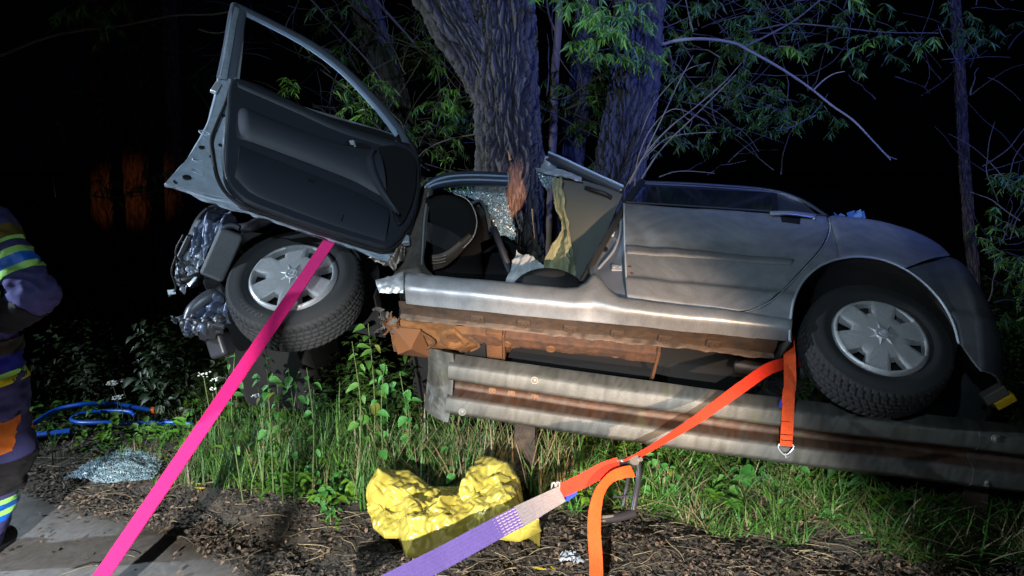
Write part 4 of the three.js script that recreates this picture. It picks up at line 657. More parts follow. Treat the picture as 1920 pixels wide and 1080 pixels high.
  part('trim_clip', plate([[578, 336], [590, 338], [590, 346], [578, 344]], 0.056, 0.008, 0.002, [], false), M.black, tr);
  part('lock_surround', strip([[446, 168], [448, 205]], [[466, 176], [464, 212]], 10, 6, (a, b) => 0.006 * Math.sin(3.1 * b), 0.006, 0.034, 0.034), M.black, tr);
  // hinges and check strap to the pillar
  for (const [x, y] of [[770, 330], [752, 452]]) { const p = part('door_hinge', rbox([0.08, 0.05, 0.03], 0.006), M.bareSteel, door); p.position.copy(dp(x, y, 0)); p.rotation.z = 0.3; }
}
// ------------------------------------------------------------------ straps
const webTex = noiseTex(128, (u, v) => { const k = 0.5 + 0.35 * Math.sin((u + v) * Math.PI * 2 * 16) * 0.6 + 0.25 * Math.sin((u - v) * Math.PI * 2 * 16); return [k, k, k]; });
webTex.repeat.set(9, 9);
const webCol = noiseTex(256, (u, v) => { const k = clamp(0.9 + 0.05 * Math.sin(v * 24 * Math.PI * 2) + 0.22 * ring4(u, v, 2.5)); return [k, k, k]; }); webCol.repeat.set(5, 5);
const web = (r, g, b) => mat(r, g, b, { roughness: 0.8, bumpMap: webTex, bumpScale: 0.0006, map: webCol });
function sideDirs(pts, toward) { return pts.map((q, i) => { const t = pts[Math.min(pts.length - 1, i + 1)].clone().sub(pts[Math.max(0, i - 1)]); const w = toward ? toward.clone() : camera.position.clone().sub(q); return t.cross(w).normalize(); }); }
{ // magenta strap from the door down to the road
  const a = at(624, 444, 3.545), b = at(190, 1082, 2.66), c = b.clone().addScaledVector(b.clone().sub(a).normalize(), 0.42);
  const end = c.clone(); end.y = Math.max(0.012, end.y);
  const pts = polyline([a, b, end], 60), sd = sideDirs(pts, V(-0.35, 0.6, 1));
  const o = thing('lifting_strap', 'bright magenta webbing strap stretched tight from the open car door to the road', 'strap');
  part('webbing', flatRibbon(pts, sd, 0.066, 0.004), web(0.6, 0.002, 0.145), o);
}
const orange = web(0.75, 0.075, 0.006), redOrange = web(0.72, 0.028, 0.005);
{ // ratchet strap from under the car over to the sling
  const o = thing('ratchet_strap', 'orange ratchet strap running from under the car sill to a black ratchet above the grass', 'strap');
  const up = resample([at(1158, 872, 3.02), at(1190, 857, 3.05), at(1300, 790, 3.16), at(1390, 726, 3.25), at(1440, 692, 3.31), at(1470, 682, 3.38), at(1500, 676, 3.5)], 60);
  const sdir = sideDirs(up).map((q, i) => q.applyAxisAngle(V(0.85, 0.5, 0).normalize(), lerp(1.15, 0.12, smooth(0.1, 0.75, i / 60))));
  part('webbing', flatRibbon(up, sdir, 0.05, 0.003), redOrange, o);
  const sh = resample([at(1050, 921, 2.9), at(1090, 903, 2.94), at(1130, 882, 2.98), at(1160, 872, 3.01)], 30);
  part('webbing', flatRibbon(sh, sideDirs(sh, V(0, 0.5, 1)), t => lerp(0.05, 0.06, t), 0.007), redOrange, o);
  const tail = resample([at(1186, 884, 3.0), at(1168, 886, 2.96), at(1144, 896, 2.92), at(1124, 922, 2.87), at(1115, 960, 2.82), at(1114, 1000, 2.77), at(1117, 1050, 2.72), at(1118, 1100, 2.66), at(1118, 1180, 2.6)], 60);
  part('loose_tail', flatRibbon(tail, sideDirs(tail).map((q, i) => q.applyAxisAngle(V(0, 1, 0), 0.9 * (1 - smooth(0.1, 0.5, i / 60)) + 0.35)), t => lerp(0.05, 0.05, t), 0.003), orange, o);
  // ratchet: two side plates, spool, handle with a grip
  const ax = at(1200, 862, 3.06).sub(at(1150, 872, 3.0)).normalize(), C = at(1177, 868, 3.03), toE = camera.position.clone().sub(C).normalize();
  const F0 = basis(C, ax, toE.clone().cross(ax)), pl = (x, y, z, g) => g.clone().translate(x, y, z).applyMatrix4(F0);
  const rt = part('ratchet', [pl(0, 0, 0.0, rbox([0.12, 0.042, 0.007], 0.002)), pl(0, -0.004, -0.062, rbox([0.105, 0.03, 0.006], 0.002)), pl(0.03, 0.006, -0.03, new THREE.CylinderGeometry(0.018, 0.018, 0.075, 20).rotateX(Math.PI / 2)), pl(-0.035, 0.004, -0.03, new THREE.CylinderGeometry(0.007, 0.007, 0.085, 14).rotateX(Math.PI / 2))], mat(0.05, 0.048, 0.045, { metalness: 0.6, roughness: 0.35 }), o);
  part('spool', [pl(0.03, 0.006, 0.006, new THREE.CylinderGeometry(0.021, 0.021, 0.012, 10).rotateX(Math.PI / 2)), pl(0.052, 0.004, 0.004, new THREE.CylinderGeometry(0.009, 0.009, 0.03, 14).rotateX(Math.PI / 2)), pl(0.0, 0.014, 0.0, new THREE.CylinderGeometry(0.006, 0.006, 0.1, 12).rotateZ(Math.PI / 2)), pl(-0.03, 0.012, 0.006, new THREE.SphereGeometry(0.009, 14, 10))], M.zinc, rt);
  const hl = [at(1196, 868, 3.05), at(1197, 895, 3.03), at(1192, 930, 3.0), at(1186, 962, 2.98)];
  part('ratchet_handle', [tube(hl, 0.012, 30, 8), tube(hl.map(q => q.clone().add(V(-0.03, 0.004, -0.05))), 0.008, 30, 8), tube([at(1196, 928, 3.0), at(1170, 931, 3.02), at(1150, 932, 3.04)], 0.0045, 12, 6), tube([at(1188, 962, 2.98), at(1160, 970, 2.95), at(1122, 974, 2.92)], 0.016, 20, 12)], mat(0.03, 0.03, 0.036, { metalness: 0.3, roughness: 0.35 }), rt);
  part('grip_ribs', [tube([at(1150, 968, 2.935), at(1122, 970, 2.905)], 0.006, 8, 8), tube([at(1152, 974, 2.935), at(1122, 977, 2.905)], 0.005, 8, 8)], M.zinc, rt);
  // hook between strap and sling
  part('wire_hook', [tube([at(1034, 926, 2.9), at(1036, 906, 2.9), at(1040, 905, 2.9), at(1040, 925, 2.9)], 0.0045, 20, 8), tube([at(1043, 922, 2.9), at(1045, 904, 2.9), at(1048, 904, 2.9), at(1049, 922, 2.9)], 0.0045, 20, 8)], M.zinc, o);
  part('care_label', flatRibbon([at(1060, 936, 2.92), at(1072, 928, 2.94), at(1080, 921, 2.95)], sideDirs([at(1060, 936, 2.92), at(1072, 928, 2.94), at(1080, 921, 2.95)]), 0.022, 0.002), web(0.02, 0.06, 0.45), o);
}
{ // short end of strap over the rail
  const o = thing('strap_end', 'short orange strap with a wire hook hanging over the guardrail beside the rear wheel', 'strap');
  const pts = resample([at(1476, 622, 3.46), at(1480, 660, 3.36), at(1481, 690, 3.33), at(1481, 725, 3.31), at(1479, 735, 3.3), at(1477, 780, 3.3), at(1474, 836, 3.32)], 50);
  part('webbing', flatRibbon(pts, sideDirs(pts), 0.05, 0.0035), orange, o);
  const f = at(1474, 836, 3.315);
  part('wire_hook', [tube([at(1461, 832, 3.31), at(1459, 838, 3.31), at(1473, 853, 3.32), at(1488, 838, 3.32), at(1486, 833, 3.32)], 0.0035, 30, 8), tube([at(1472, 851, 3.32), at(1474, 858, 3.33), at(1478, 856, 3.35)], 0.0035, 10, 8)], M.chrome, o);
  part('stitching', [[1458, 790], [1458, 815], [1459, 826]].map(([x, y]) => tube([at(x + 6, y, 3.296), at(x + 28, y + 1, 3.296)], 0.0012, 6, 4)), web(0.35, 0.02, 0.003), o);
  part('strap_label', flatRibbon([at(1470, 744, 3.308), at(1464, 757, 3.305), at(1463, 764, 3.305)], sideDirs([at(1470, 744, 3.308), at(1464, 757, 3.305), at(1463, 764, 3.305)]), 0.014, 0.002), web(0.02, 0.03, 0.4), o);
}
{ // violet sling
  const o = thing('round_sling', 'faded violet lifting sling with a pale stitched end, passing below the yellow plastic bag', 'sling');
  const a = at(1050, 928, 2.9), b = at(720, 1102, 2.42), c = b.clone().addScaledVector(b.clone().sub(a).normalize(), 0.35); c.y = Math.max(c.y, 0.03);
  const pts = polyline([b.clone().lerp(c, 1), b, at(830, 1046, 2.58), at(940, 986, 2.74), a.clone().lerp(at(940, 986, 2.74), 0.42)], 60);
  const sd = sideDirs(pts);
  part('webbing', flatRibbon(pts, sd, t => 0.074, 0.012), web(0.125, 0.08, 0.29), o);
  const p2 = polyline([a.clone().lerp(at(940, 986, 2.74), 0.72), a.clone().lerp(at(940, 986, 2.74), 0.3), a], 24), s2 = sideDirs(p2);
  const endp = part('stitched_end', flatRibbon(p2.map(q => q.clone().addScaledVector(camera.position.clone().sub(q).normalize(), 0.006)), s2, t => lerp(0.076, 0.06, t), 0.016), web(0.27, 0.225, 0.225), o);
  const rows = [], mA = a.clone().lerp(at(940, 986, 2.74), 1.25), mB = a.clone().lerp(at(940, 986, 2.74), 0.42), sN = sideDirs([mA, mB])[0];
  for (const k of [-0.03, -0.02, -0.01, 0, 0.01, 0.02, 0.03]) { const s0 = mA.clone().addScaledVector(sN, k * 1.1), s1 = mB.clone().addScaledVector(sN, k); const pts = []; for (let i = 0; i <= 24; i++) { const q = s0.clone().lerp(s1, i / 24); q.addScaledVector(camera.position.clone().sub(q).normalize(), 0.011 + 0.002 * (i % 2)); q.addScaledVector(sN, 0.0015 * (i % 2 ? 1 : -1)); pts.push(q); } part('stitch_row', tube(pts, 0.0026, 48, 5), web(0.6, 0.42, 0.42), endp); }
}
// ------------------------------------------------------------------ yellow sheet, glass, hose, litter
{
  const film = new THREE.MeshPhysicalMaterial({ color: new THREE.Color().setRGB(0.6, 0.5, 0.09), roughness: 0.24, clearcoat: 1, clearcoatRoughness: 0.12, transmission: 0.32, thickness: 0, side: THREE.DoubleSide });
  // outline of the heap as seen, left to right: upper and lower edge with their distances
  const top = [[694, 955, 3.24], [698, 912, 3.3], [720, 884, 3.36], [768, 884, 3.38], [808, 915, 3.36], [860, 914, 3.36], [902, 893, 3.36], [909, 886, 3.36], [899, 856, 3.4], [930, 864, 3.36], [958, 876, 3.32], [974, 900, 3.26], [980, 930, 3.2], [984, 960, 3.12], [1014, 994, 3.0]];
  const bot = [[692, 962, 3.22], [700, 990, 3.1], [722, 1010, 3.04], [748, 1010, 3.04], [762, 1046, 2.94], [790, 1048, 2.92], [820, 1036, 2.94], [860, 1022, 2.96], [890, 1014, 2.98], [914, 1010, 2.99], [934, 1012, 2.99], [950, 1014, 2.98], [972, 1016, 2.97], [992, 1008, 2.98], [1015, 996, 2.99]];
  const nu = 190, nv = 120, A = polyline(top.map(q => at(...q)), nu), B = polyline(bot.map(q => at(...q)), nu), pts = [];
  const r9 = rng(909), CREASE = []; for (let k = 0; k < 13; k++) { const big = k < 5, mid = k < 9, d = V(rr(-1, 1, r9), rr(-1, 1, r9), rr(-0.6, 0.6, r9)).normalize(); CREASE.push([d.x, d.y, d.z, big ? rr(2.2, 4.5, r9) : mid ? rr(7, 13, r9) : rr(20, 40, r9), rr(0, 9, r9), big ? 0.034 : mid ? 0.017 : 0.0075]); }
  for (let i = 0; i <= nu; i++) {
    const row = [];
    for (let j = 0; j <= nv; j++) {
      const u = i / nu, v = j / nv, q = A[i].clone().lerp(B[i], v);
      const w = Math.sin(Math.PI * clamp(v)) * smooth(0, 0.05, u) * smooth(1, 0.95, u);
      let h = -0.03;
      for (const [dx, dy, dz, f, ph, a] of CREASE) { const w0 = f * (q.x * dx + q.y * dy + q.z * dz) + ph + 0.25 * n3(q.x * 4, q.z * 4, ph), tr = Math.abs(w0 - Math.round(w0)) * 2; h += a * (tr * (0.6 + 0.8 * clamp(0.5 + n3(q.x * 5, q.y * 5, ph + 9)))); }
      q.addScaledVector(V(0, 0.75, 0.66), (h - 0.02) * (0.04 + 0.96 * Math.sqrt(w))); q.x += 0.02 * n3(u * 9, v * 7, 30) * w;
      if (j > nv * 0.5) q.y = Math.max(q.y, groundY(q.x, q.z) + 0.006);
      row.push(q);
    }
    // the back falls to the ground behind
    const t0 = row[0].clone(), back = []; for (let k = 5; k >= 1; k--) { const q = t0.clone().add(V(0, 0, -0.03 * k)); q.y = lerp(t0.y, Math.max(0.01, groundY(q.x, q.z)), Math.pow(k / 5, 1.5)); back.push(q); }
    pts.push([...back, ...row]);
  }
  single('plastic_sheet', 'crumpled shiny yellow plastic bag lying on the ground in front of the guardrail', 'plastic bag', sheet(pts, 0.0012), film);
}
{ // sheet of shattered glass
  const poly = [[112, 906], [140, 893], [170, 876], [200, 862], [222, 847], [240, 846], [262, 852], [292, 858], [304, 872], [300, 890], [286, 908], [250, 912], [210, 915], [180, 914], [160, 906]];
  const pos = crazed(poly, 1, 1, 2.2, 77, () => 1).map(q => [q[0], q[1], 0]);
  const p = []; for (const [x, y] of pos) { const g = onGround(x, y), cx = (x - 210) / 95, cy = (y - 885) / 40, hgt = 0.01 + 0.012 * Math.max(0, 1 - cx * cx * 0.8 - cy * cy) + 0.012 + 0.004 * n3(x * 0.05, y * 0.12, 1) + 0.0025 * n3(x * 0.4, y * 0.4, 5); p.push(g.x, g.y + Math.max(0.004, hgt), g.z); }
  const g = new THREE.BufferGeometry(); g.setAttribute('position', new THREE.Float32BufferAttribute(p, 3)); g.computeVertexNormals();
  single('shattered_glass', 'heap of pale blue shattered car glass on the road edge', 'broken glass', g, phys(0.26, 0.38, 0.43, { roughness: 0.3, transmission: 0.2, thickness: 0, clearcoat: 0.6 }));
}
{ // blue hose
  const hm = phys(0.008, 0.09, 0.5, { roughness: 0.35, clearcoat: 0.4 });
  const o = thing('air_hose', 'coiled blue air hose with an orange coupling lying in the grass behind the broken glass', 'hose');
  const G = (x, y, h = 0.02) => { const q = onGround(x, y); q.y += h * 0.6 + 0.05; return q; };
  part('hose_line', tube([G(-60, 842, 0.03), G(20, 838, 0.03), G(60, 822, 0.05), G(110, 800, 0.09), G(160, 791, 0.1), G(220, 789, 0.09), G(285, 794, 0.06)], 0.0145, 90, 10), hm, o);
  part('hose_line', tube([G(255, 800, 0.03), G(246, 795, 0.04), G(200, 793, 0.04), G(150, 798, 0.03), G(136, 806, 0.03), G(150, 813, 0.03), G(200, 814, 0.03), G(250, 813, 0.02), G(310, 811, 0.015), G(360, 812, 0.012)], 0.0125, 110, 10), hm, o);
  part('hose_line', tube([G(-60, 838, 0.02), G(30, 835, 0.02), G(90, 834, 0.02), G(134, 829, 0.02)], 0.019, 50, 10), hm, o);
  const c = G(288, 794, 0.06), e = G(297, 795, 0.055);
  part('coupling', tube([c, e], 0.02, 6, 14), phys(0.75, 0.12, 0.01, { roughness: 0.4 }), o);
  part('nozzle', tube([e, G(308, 797, 0.05)], 0.013, 6, 12), M.darkMetal, o);
  part('hose_coupler', [tube([G(90, 834, 0.02), G(104, 833, 0.02)], 0.024, 4, 14), tube([G(20, 836, 0.02), G(36, 835, 0.02)], 0.025, 4, 14)], M.darkMetal, o);
}
{ // paper scrap and yellow leaves
  const crump = (px, py, w, h, seed, bx = 1) => { const c = onGround(px, py), pts = []; for (let i = 0; i <= 16; i++) { const row = []; for (let j = 0; j <= 12; j++) { const u = i / 16 - 0.5, v = j / 12 - 0.5; row.push(V(c.x + u * w * (1 + 0.3 * n3(u * 3, v * 3, seed)), c.y + 0.012 + 0.028 * (1 - Math.abs(n3(u * 4, v * 4, seed + 3))) * bx * (1 - 2.5 * u * u), c.z + v * h * (1 + 0.4 * n3(v * 4, u * 3, seed + 6)))); } pts.push(row); } return sheet(pts, 0.001); };
  single('paper_scrap', 'small crumpled white paper scrap on the leaf litter left of the orange strap tail', 'litter', crump(1071, 1056, 0.085, 0.07, 4), mat(0.36, 0.39, 0.43, { roughness: 0.8 }));
  const leafM = mat(0.6, 0.45, 0.02, { roughness: 0.5 });
  const yl = (px, py, len, turn, label) => { const c = onGround(px, py), pts = []; for (let i = 0; i <= 12; i++) { const t = i / 12, w = 0.22 * len * Math.sin(Math.PI * Math.pow(t, 0.8)) + 0.001, row = []; for (let j = 0; j <= 4; j++) { const s = j / 4 * 2 - 1, x = (t - 0.5) * len, z = s * w / 2 + 0.15 * len * t * t; row.push(V(c.x + x * Math.cos(turn) - z * Math.sin(turn), c.y + 0.012 + 0.3 * len * (t - 0.4) * (t - 0.4) + 0.15 * w * s * s, c.z + x * Math.sin(turn) + z * Math.cos(turn))); } pts.push(row); } single('fallen_leaf', label, 'leaf', sheet(pts, 0.0008), leafM, 'yellow leaves on the ground'); };
  yl(150, 967, 0.075, -0.5, 'long yellow fallen leaf lying alone on the bare road left of the magenta strap');
  yl(304, 941, 0.045, 0.3, 'short yellow fallen leaf lying right under the magenta strap');
  yl(368, 912, 0.06, 0.2, 'yellow fallen leaf at the grass edge right of the magenta strap, upper one of two'); yl(376, 920, 0.06, 0.1, 'yellow fallen leaf at the grass edge right of the magenta strap, lower one of two');
  yl(1012, 1072, 0.06, 0.2, 'yellow fallen leaf below the white paper scrap, left one of two'); yl(1038, 1073, 0.035, 0.8, 'small yellow fallen leaf below the white paper scrap, right one of two');
}
// ------------------------------------------------------------------ trees
const barkM = mat(1, 1, 1, { roughness: 0.9, vertexColors: true, bumpMap: fine, bumpScale: 0.004 });
function trunkGeo(pts, radii, seed, o = {}) { // ridged bark modelled on the surface
  const c = new THREE.CatmullRomCurve3(pts, false, 'centripetal'), L = c.getLength(), ns = o.ns || Math.round(L / 0.011), nt = o.nt || 200, amp = o.amp === undefined ? 0.024 : o.amp, fr = c.computeFrenetFrames(ns, false), rows = [], torn = [];
  const rc = t => { const x = t * (radii.length - 1), i = Math.min(radii.length - 2, Math.floor(x)); return lerp(radii[i], radii[i + 1], x - i); };
  for (let i = 0; i <= ns; i++) {
    const t = i / ns, P = c.getPointAt(t), T = c.getTangentAt(t), X = V(1, 0, 0).addScaledVector(T, -T.x).normalize(), Z = X.clone().cross(T).normalize(), R0 = rc(t), row = [], s = t * L;
    for (let j = 0; j <= nt; j++) {
      const a = j / nt * 2 * Math.PI, ca = Math.cos(a), sa = Math.sin(a), dir = X.clone().multiplyScalar(ca).addScaledVector(Z, sa);
      const lump = 1 + 0.1 * n3(ca * 1.3 + seed, sa * 1.3, s * 1.6) + 0.05 * n3(ca * 3, sa * 3 + seed, s * 3);
      const f = R0 * 17, w = 0.22 * n3(ca * f * 0.4, sa * f * 0.4 + seed, s * 2.2), u = ca * f + w * 2, v = sa * f + w * 2;
      const r1 = 1 - Math.abs(n3(u, v, s * 2.6 + seed)), r2 = 1 - Math.abs(n3(u * 2.1, v * 2.1, s * 5 + seed)), r3 = n3(u * 4, v * 4, s * 16);
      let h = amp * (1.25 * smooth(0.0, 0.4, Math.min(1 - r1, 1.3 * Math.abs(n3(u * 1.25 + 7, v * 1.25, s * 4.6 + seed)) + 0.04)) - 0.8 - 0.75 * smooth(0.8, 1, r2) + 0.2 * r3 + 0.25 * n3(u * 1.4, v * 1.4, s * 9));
      let tear = 0; if (o.tear) { const q = P.clone().addScaledVector(dir, R0); tear = o.tear(q, dir); if (tear > 0) h = lerp(h, -0.012 + 0.006 * n3(u * 5, v * 5, s * 3) + 0.003 * n3(u * 14, v * 14, s * 5), tear); }
      torn.push([tear, h]);
      row.push(P.clone().addScaledVector(dir, R0 * lump + h));
    }
    rows.push(row);
  }
  const g = gridGeo(rows, (i, j) => [j / nt * 2, i / ns * L * 2]);
  const base = o.col || [0.066, 0.059, 0.053];
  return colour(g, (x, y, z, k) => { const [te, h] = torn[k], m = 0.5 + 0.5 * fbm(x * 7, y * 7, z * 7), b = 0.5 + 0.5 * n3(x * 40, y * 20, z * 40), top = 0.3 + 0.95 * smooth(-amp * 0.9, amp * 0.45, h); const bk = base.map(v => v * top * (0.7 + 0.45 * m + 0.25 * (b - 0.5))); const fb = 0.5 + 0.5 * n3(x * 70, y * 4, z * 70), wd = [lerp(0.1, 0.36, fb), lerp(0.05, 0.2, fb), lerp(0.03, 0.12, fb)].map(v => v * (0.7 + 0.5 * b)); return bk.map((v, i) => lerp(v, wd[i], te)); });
}
function leafGeo(len, wid, bend = 0.3, seg = 4) { // a pointed leaf along +x, folded at the midrib
  const pts = []; for (let i = 0; i <= seg; i++) { const t = i / seg, w = wid * Math.pow(Math.sin(Math.PI * Math.pow(t, 0.75)), 0.9) + 0.0004; pts.push([-1, 0, 1].map(k => V(len * t, -bend * len * t * t + Math.abs(k) * w * 0.25, k * w / 2))); }
  return gridGeo(pts);
}
function placeAll(geos, mats) { // copies of small shapes joined: geos list, mats list of [index, matrix, tone]
  const P = [], N = [], C = [], p = V(), nm = new THREE.Matrix3();
  const flat = geos.map(g => g.index ? g.toNonIndexed() : g);
  for (const [k, m, col] of mats) { const g = flat[k], a = g.attributes.position, b = g.attributes.normal; nm.getNormalMatrix(m); for (let i = 0; i < a.count; i++) { p.fromBufferAttribute(a, i).applyMatrix4(m); P.push(p.x, p.y, p.z); p.fromBufferAttribute(b, i).applyMatrix3(nm).normalize(); N.push(p.x, p.y, p.z); C.push(col[0], col[1], col[2]); } }
  const g = new THREE.BufferGeometry(); g.setAttribute('position', new THREE.Float32BufferAttribute(P, 3)); g.setAttribute('normal', new THREE.Float32BufferAttribute(N, 3)); g.setAttribute('color', new THREE.Float32BufferAttribute(C, 3)); return g;
}
const leafM = phys(1, 1, 1, { roughness: 0.5, vertexColors: true, transmission: 0.18, thickness: 0 });
const green = (r, a = 1) => { const k = rr(0.6, 1.3, r) * a, y = r(); return [lerp(0.06, 0.12, y) * k, lerp(0.2, 0.24, y) * k, lerp(0.022, 0.016, y) * k]; };
const willow = [leafGeo(0.085, 0.015, 0.35), leafGeo(0.06, 0.014, 0.7), leafGeo(0.095, 0.015, 0.2)];
const Q = new THREE.Quaternion(), E3 = new THREE.Euler();
function shoot(list, twigs, from, dir, len, r, tone = 1, gap = 0.016, size = 1) { // drooping shoot with alternate leaves
  const pts = [], d = dir.clone().normalize(), p = from.clone(), n = 8; for (let i = 0; i <= n; i++) { pts.push(p.clone()); d.y -= 0.2; d.x += rr(-0.1, 0.1, r); d.z += rr(-0.1, 0.1, r); d.normalize(); p.addScaledVector(d, len / n); }
  const c = new THREE.CatmullRomCurve3(pts), m = Math.floor(len / gap);
  twigs.push(tube(pts, t => 0.0026 * (1 - 0.7 * t), 8, 4));
  for (let i = 1; i <= m; i++) {
    const t = i / m, q = c.getPointAt(t), T = c.getTangentAt(t), a = i * 2.4 + r() * 0.8, sd = V(Math.cos(a), rr(-0.5, 0.1, r), Math.sin(a)), x = T.clone().multiplyScalar(0.75).addScaledVector(sd, 0.9).add(V(rr(-0.4, 0.4, r), rr(-1.1, 0.1, r), rr(-0.4, 0.4, r))).normalize();
    const mt = basis(q, x, V(rr(-1, 1, r), rr(0.2, 1, r), rr(-0.6, 1, r))); mt.scale(V(1, 1, 1).multiplyScalar(size * rr(0.65, 1.15, r) * (1 - 0.25 * t)));
    list.push([Math.floor(r() * 3), mt, green(r, tone)]);
  }
}
function sprays(spots, seed) { // [px, py, depth, number, spread px, tone, size]
  const r = rng(seed), list = [], twigs = [];
  for (const [x, y, d, n, sp, tone = 1, size = 1] of spots) for (let k = 0; k < n; k++) { const q = at(x + rr(-sp, sp, r), y + rr(-sp, sp, r) * 0.7, d + rr(-0.25, 0.25, r)); shoot(list, twigs, q, V(rr(-1, 1, r), rr(-0.1, 0.6, r), rr(-0.3, 1, r)), rr(0.07, 0.22, r), r, tone, 0.0095, size); }
  return [placeAll(willow, list), merge(twigs)];
}
const twigM = mat(0.12, 0.1, 0.075, { roughness: 0.85 });
const limb = (pts, d0, d1, r0, r1) => tube(pts.map((q, i) => at(q[0], q[1], lerp(d0, d1, i / (pts.length - 1)))), t => lerp(r0, r1, t) * (1 + 0.12 * n3(t * 14, r0 * 900, 3)), 60, 7);
const toGround = (px, py, d) => { const q = at(px, py, d); q.y = groundY(q.x, q.z) - 0.15; return q; };
{
  const t = thing('willow_tree', 'thick furrowed tree trunk with torn bark that the car roof is wrapped around', 'tree');
  const tear = (q) => { const c = q.clone().applyMatrix4(camera.matrixWorldInverse), x = 960 + F * c.x / -c.z, y = 540 - F * c.y / -c.z; if (c.z < -4.86) return 0; const n = n3(x * 0.08, y * 0.03, 5) * 9; const a = smooth(22, 12, Math.abs(x + n - lerp(972, 966, (y - 300) / 100)) + 6 * smooth(330, 300, y)) * smooth(288, 306, y + n) * smooth(412, 392, y - n), b = smooth(8, 4, Math.abs(x + n * 0.3 - 877)) * smooth(75, 90, y) * smooth(160, 140, y); return clamp(Math.max(a, b)); };
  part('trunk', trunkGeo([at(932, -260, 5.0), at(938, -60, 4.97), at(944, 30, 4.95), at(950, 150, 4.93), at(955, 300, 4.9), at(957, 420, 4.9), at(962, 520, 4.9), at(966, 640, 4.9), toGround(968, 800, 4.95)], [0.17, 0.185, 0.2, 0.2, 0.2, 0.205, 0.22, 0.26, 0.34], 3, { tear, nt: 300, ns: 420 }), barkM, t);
  part('limb', trunkGeo([at(925, 190, 4.95), at(890, 110, 4.93), at(848, 40, 4.9), at(800, -50, 4.85), at(740, -190, 4.8)], [0.11, 0.14, 0.14, 0.13, 0.11], 9, { nt: 200 }), barkM, t);
  part('torn_splinter', [limb([[998, 392], [1000, 420], [1003, 448]], 4.66, 4.6, 0.006, 0.002), limb([[957, 300], [955, 290], [952, 282]], 4.68, 4.66, 0.01, 0.002)], mat(0.4, 0.2, 0.1, { roughness: 0.8 }), t);
}
{
  const t = thing('willow_tree', 'second furrowed tree trunk behind the car, with hanging green leaves and a long bare branch', 'tree');
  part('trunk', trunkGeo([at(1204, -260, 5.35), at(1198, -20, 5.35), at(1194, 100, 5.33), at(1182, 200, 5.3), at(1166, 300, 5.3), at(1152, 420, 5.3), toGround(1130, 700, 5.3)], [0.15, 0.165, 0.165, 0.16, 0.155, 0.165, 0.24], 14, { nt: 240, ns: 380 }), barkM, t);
  part('branch', [limb([[1240, 84], [1270, 76], [1320, 73], [1380, 82], [1402, 94], [1460, 126], [1520, 166], [1560, 198], [1600, 226], [1640, 268], [1670, 300]], 5.2, 4.8, 0.012, 0.005), limb([[1524, 170], [1545, 150], [1565, 138], [1584, 134]], 4.95, 4.9, 0.006, 0.0025), limb([[1656, 286], [1668, 294], [1682, 299]], 4.82, 4.8, 0.004, 0.002)], mat(0.2, 0.18, 0.15, { roughness: 0.8 }), t);
  part('branch', [limb([[1395, 88], [1440, 66], [1490, 38], [1545, -6]], 5.1, 5.2, 0.008, 0.005), limb([[1300, 60], [1292, 30], [1284, -10]], 5.2, 5.2, 0.005, 0.004)], twigM, t);
  const [lv, tw] = sprays([[1080, 10, 4.75, 15, 42, 1.25], [1130, 30, 4.7, 14, 40, 1.3], [1090, 72, 4.75, 7, 28, 1.2], [1180, 20, 4.75, 9, 28, 1.2], [1150, 88, 4.75, 9, 40, 1.1], [1200, 95, 4.85, 4, 20, 1], [1252, 85, 4.9, 2, 8, 1]], 21);
  part('crown', lv, leafM, t, 'stuff'); part('twigs', tw, twigM, t);
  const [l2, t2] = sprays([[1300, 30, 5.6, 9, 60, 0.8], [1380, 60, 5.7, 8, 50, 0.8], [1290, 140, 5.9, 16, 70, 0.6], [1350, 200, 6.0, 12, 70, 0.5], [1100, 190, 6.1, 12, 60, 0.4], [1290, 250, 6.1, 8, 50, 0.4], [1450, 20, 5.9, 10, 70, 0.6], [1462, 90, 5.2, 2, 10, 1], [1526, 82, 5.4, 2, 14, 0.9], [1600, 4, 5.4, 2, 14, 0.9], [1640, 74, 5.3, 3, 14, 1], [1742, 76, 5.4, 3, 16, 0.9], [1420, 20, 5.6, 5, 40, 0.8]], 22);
  part('crown', l2, leafM, t, 'stuff'); part('twigs', t2, twigM, t);
  part('branch', limb([[1400, 60], [1480, 45], [1560, 50], [1650, 60], [1760, 62]], 5.6, 5.4, 0.006, 0.003), twigM, t);
}
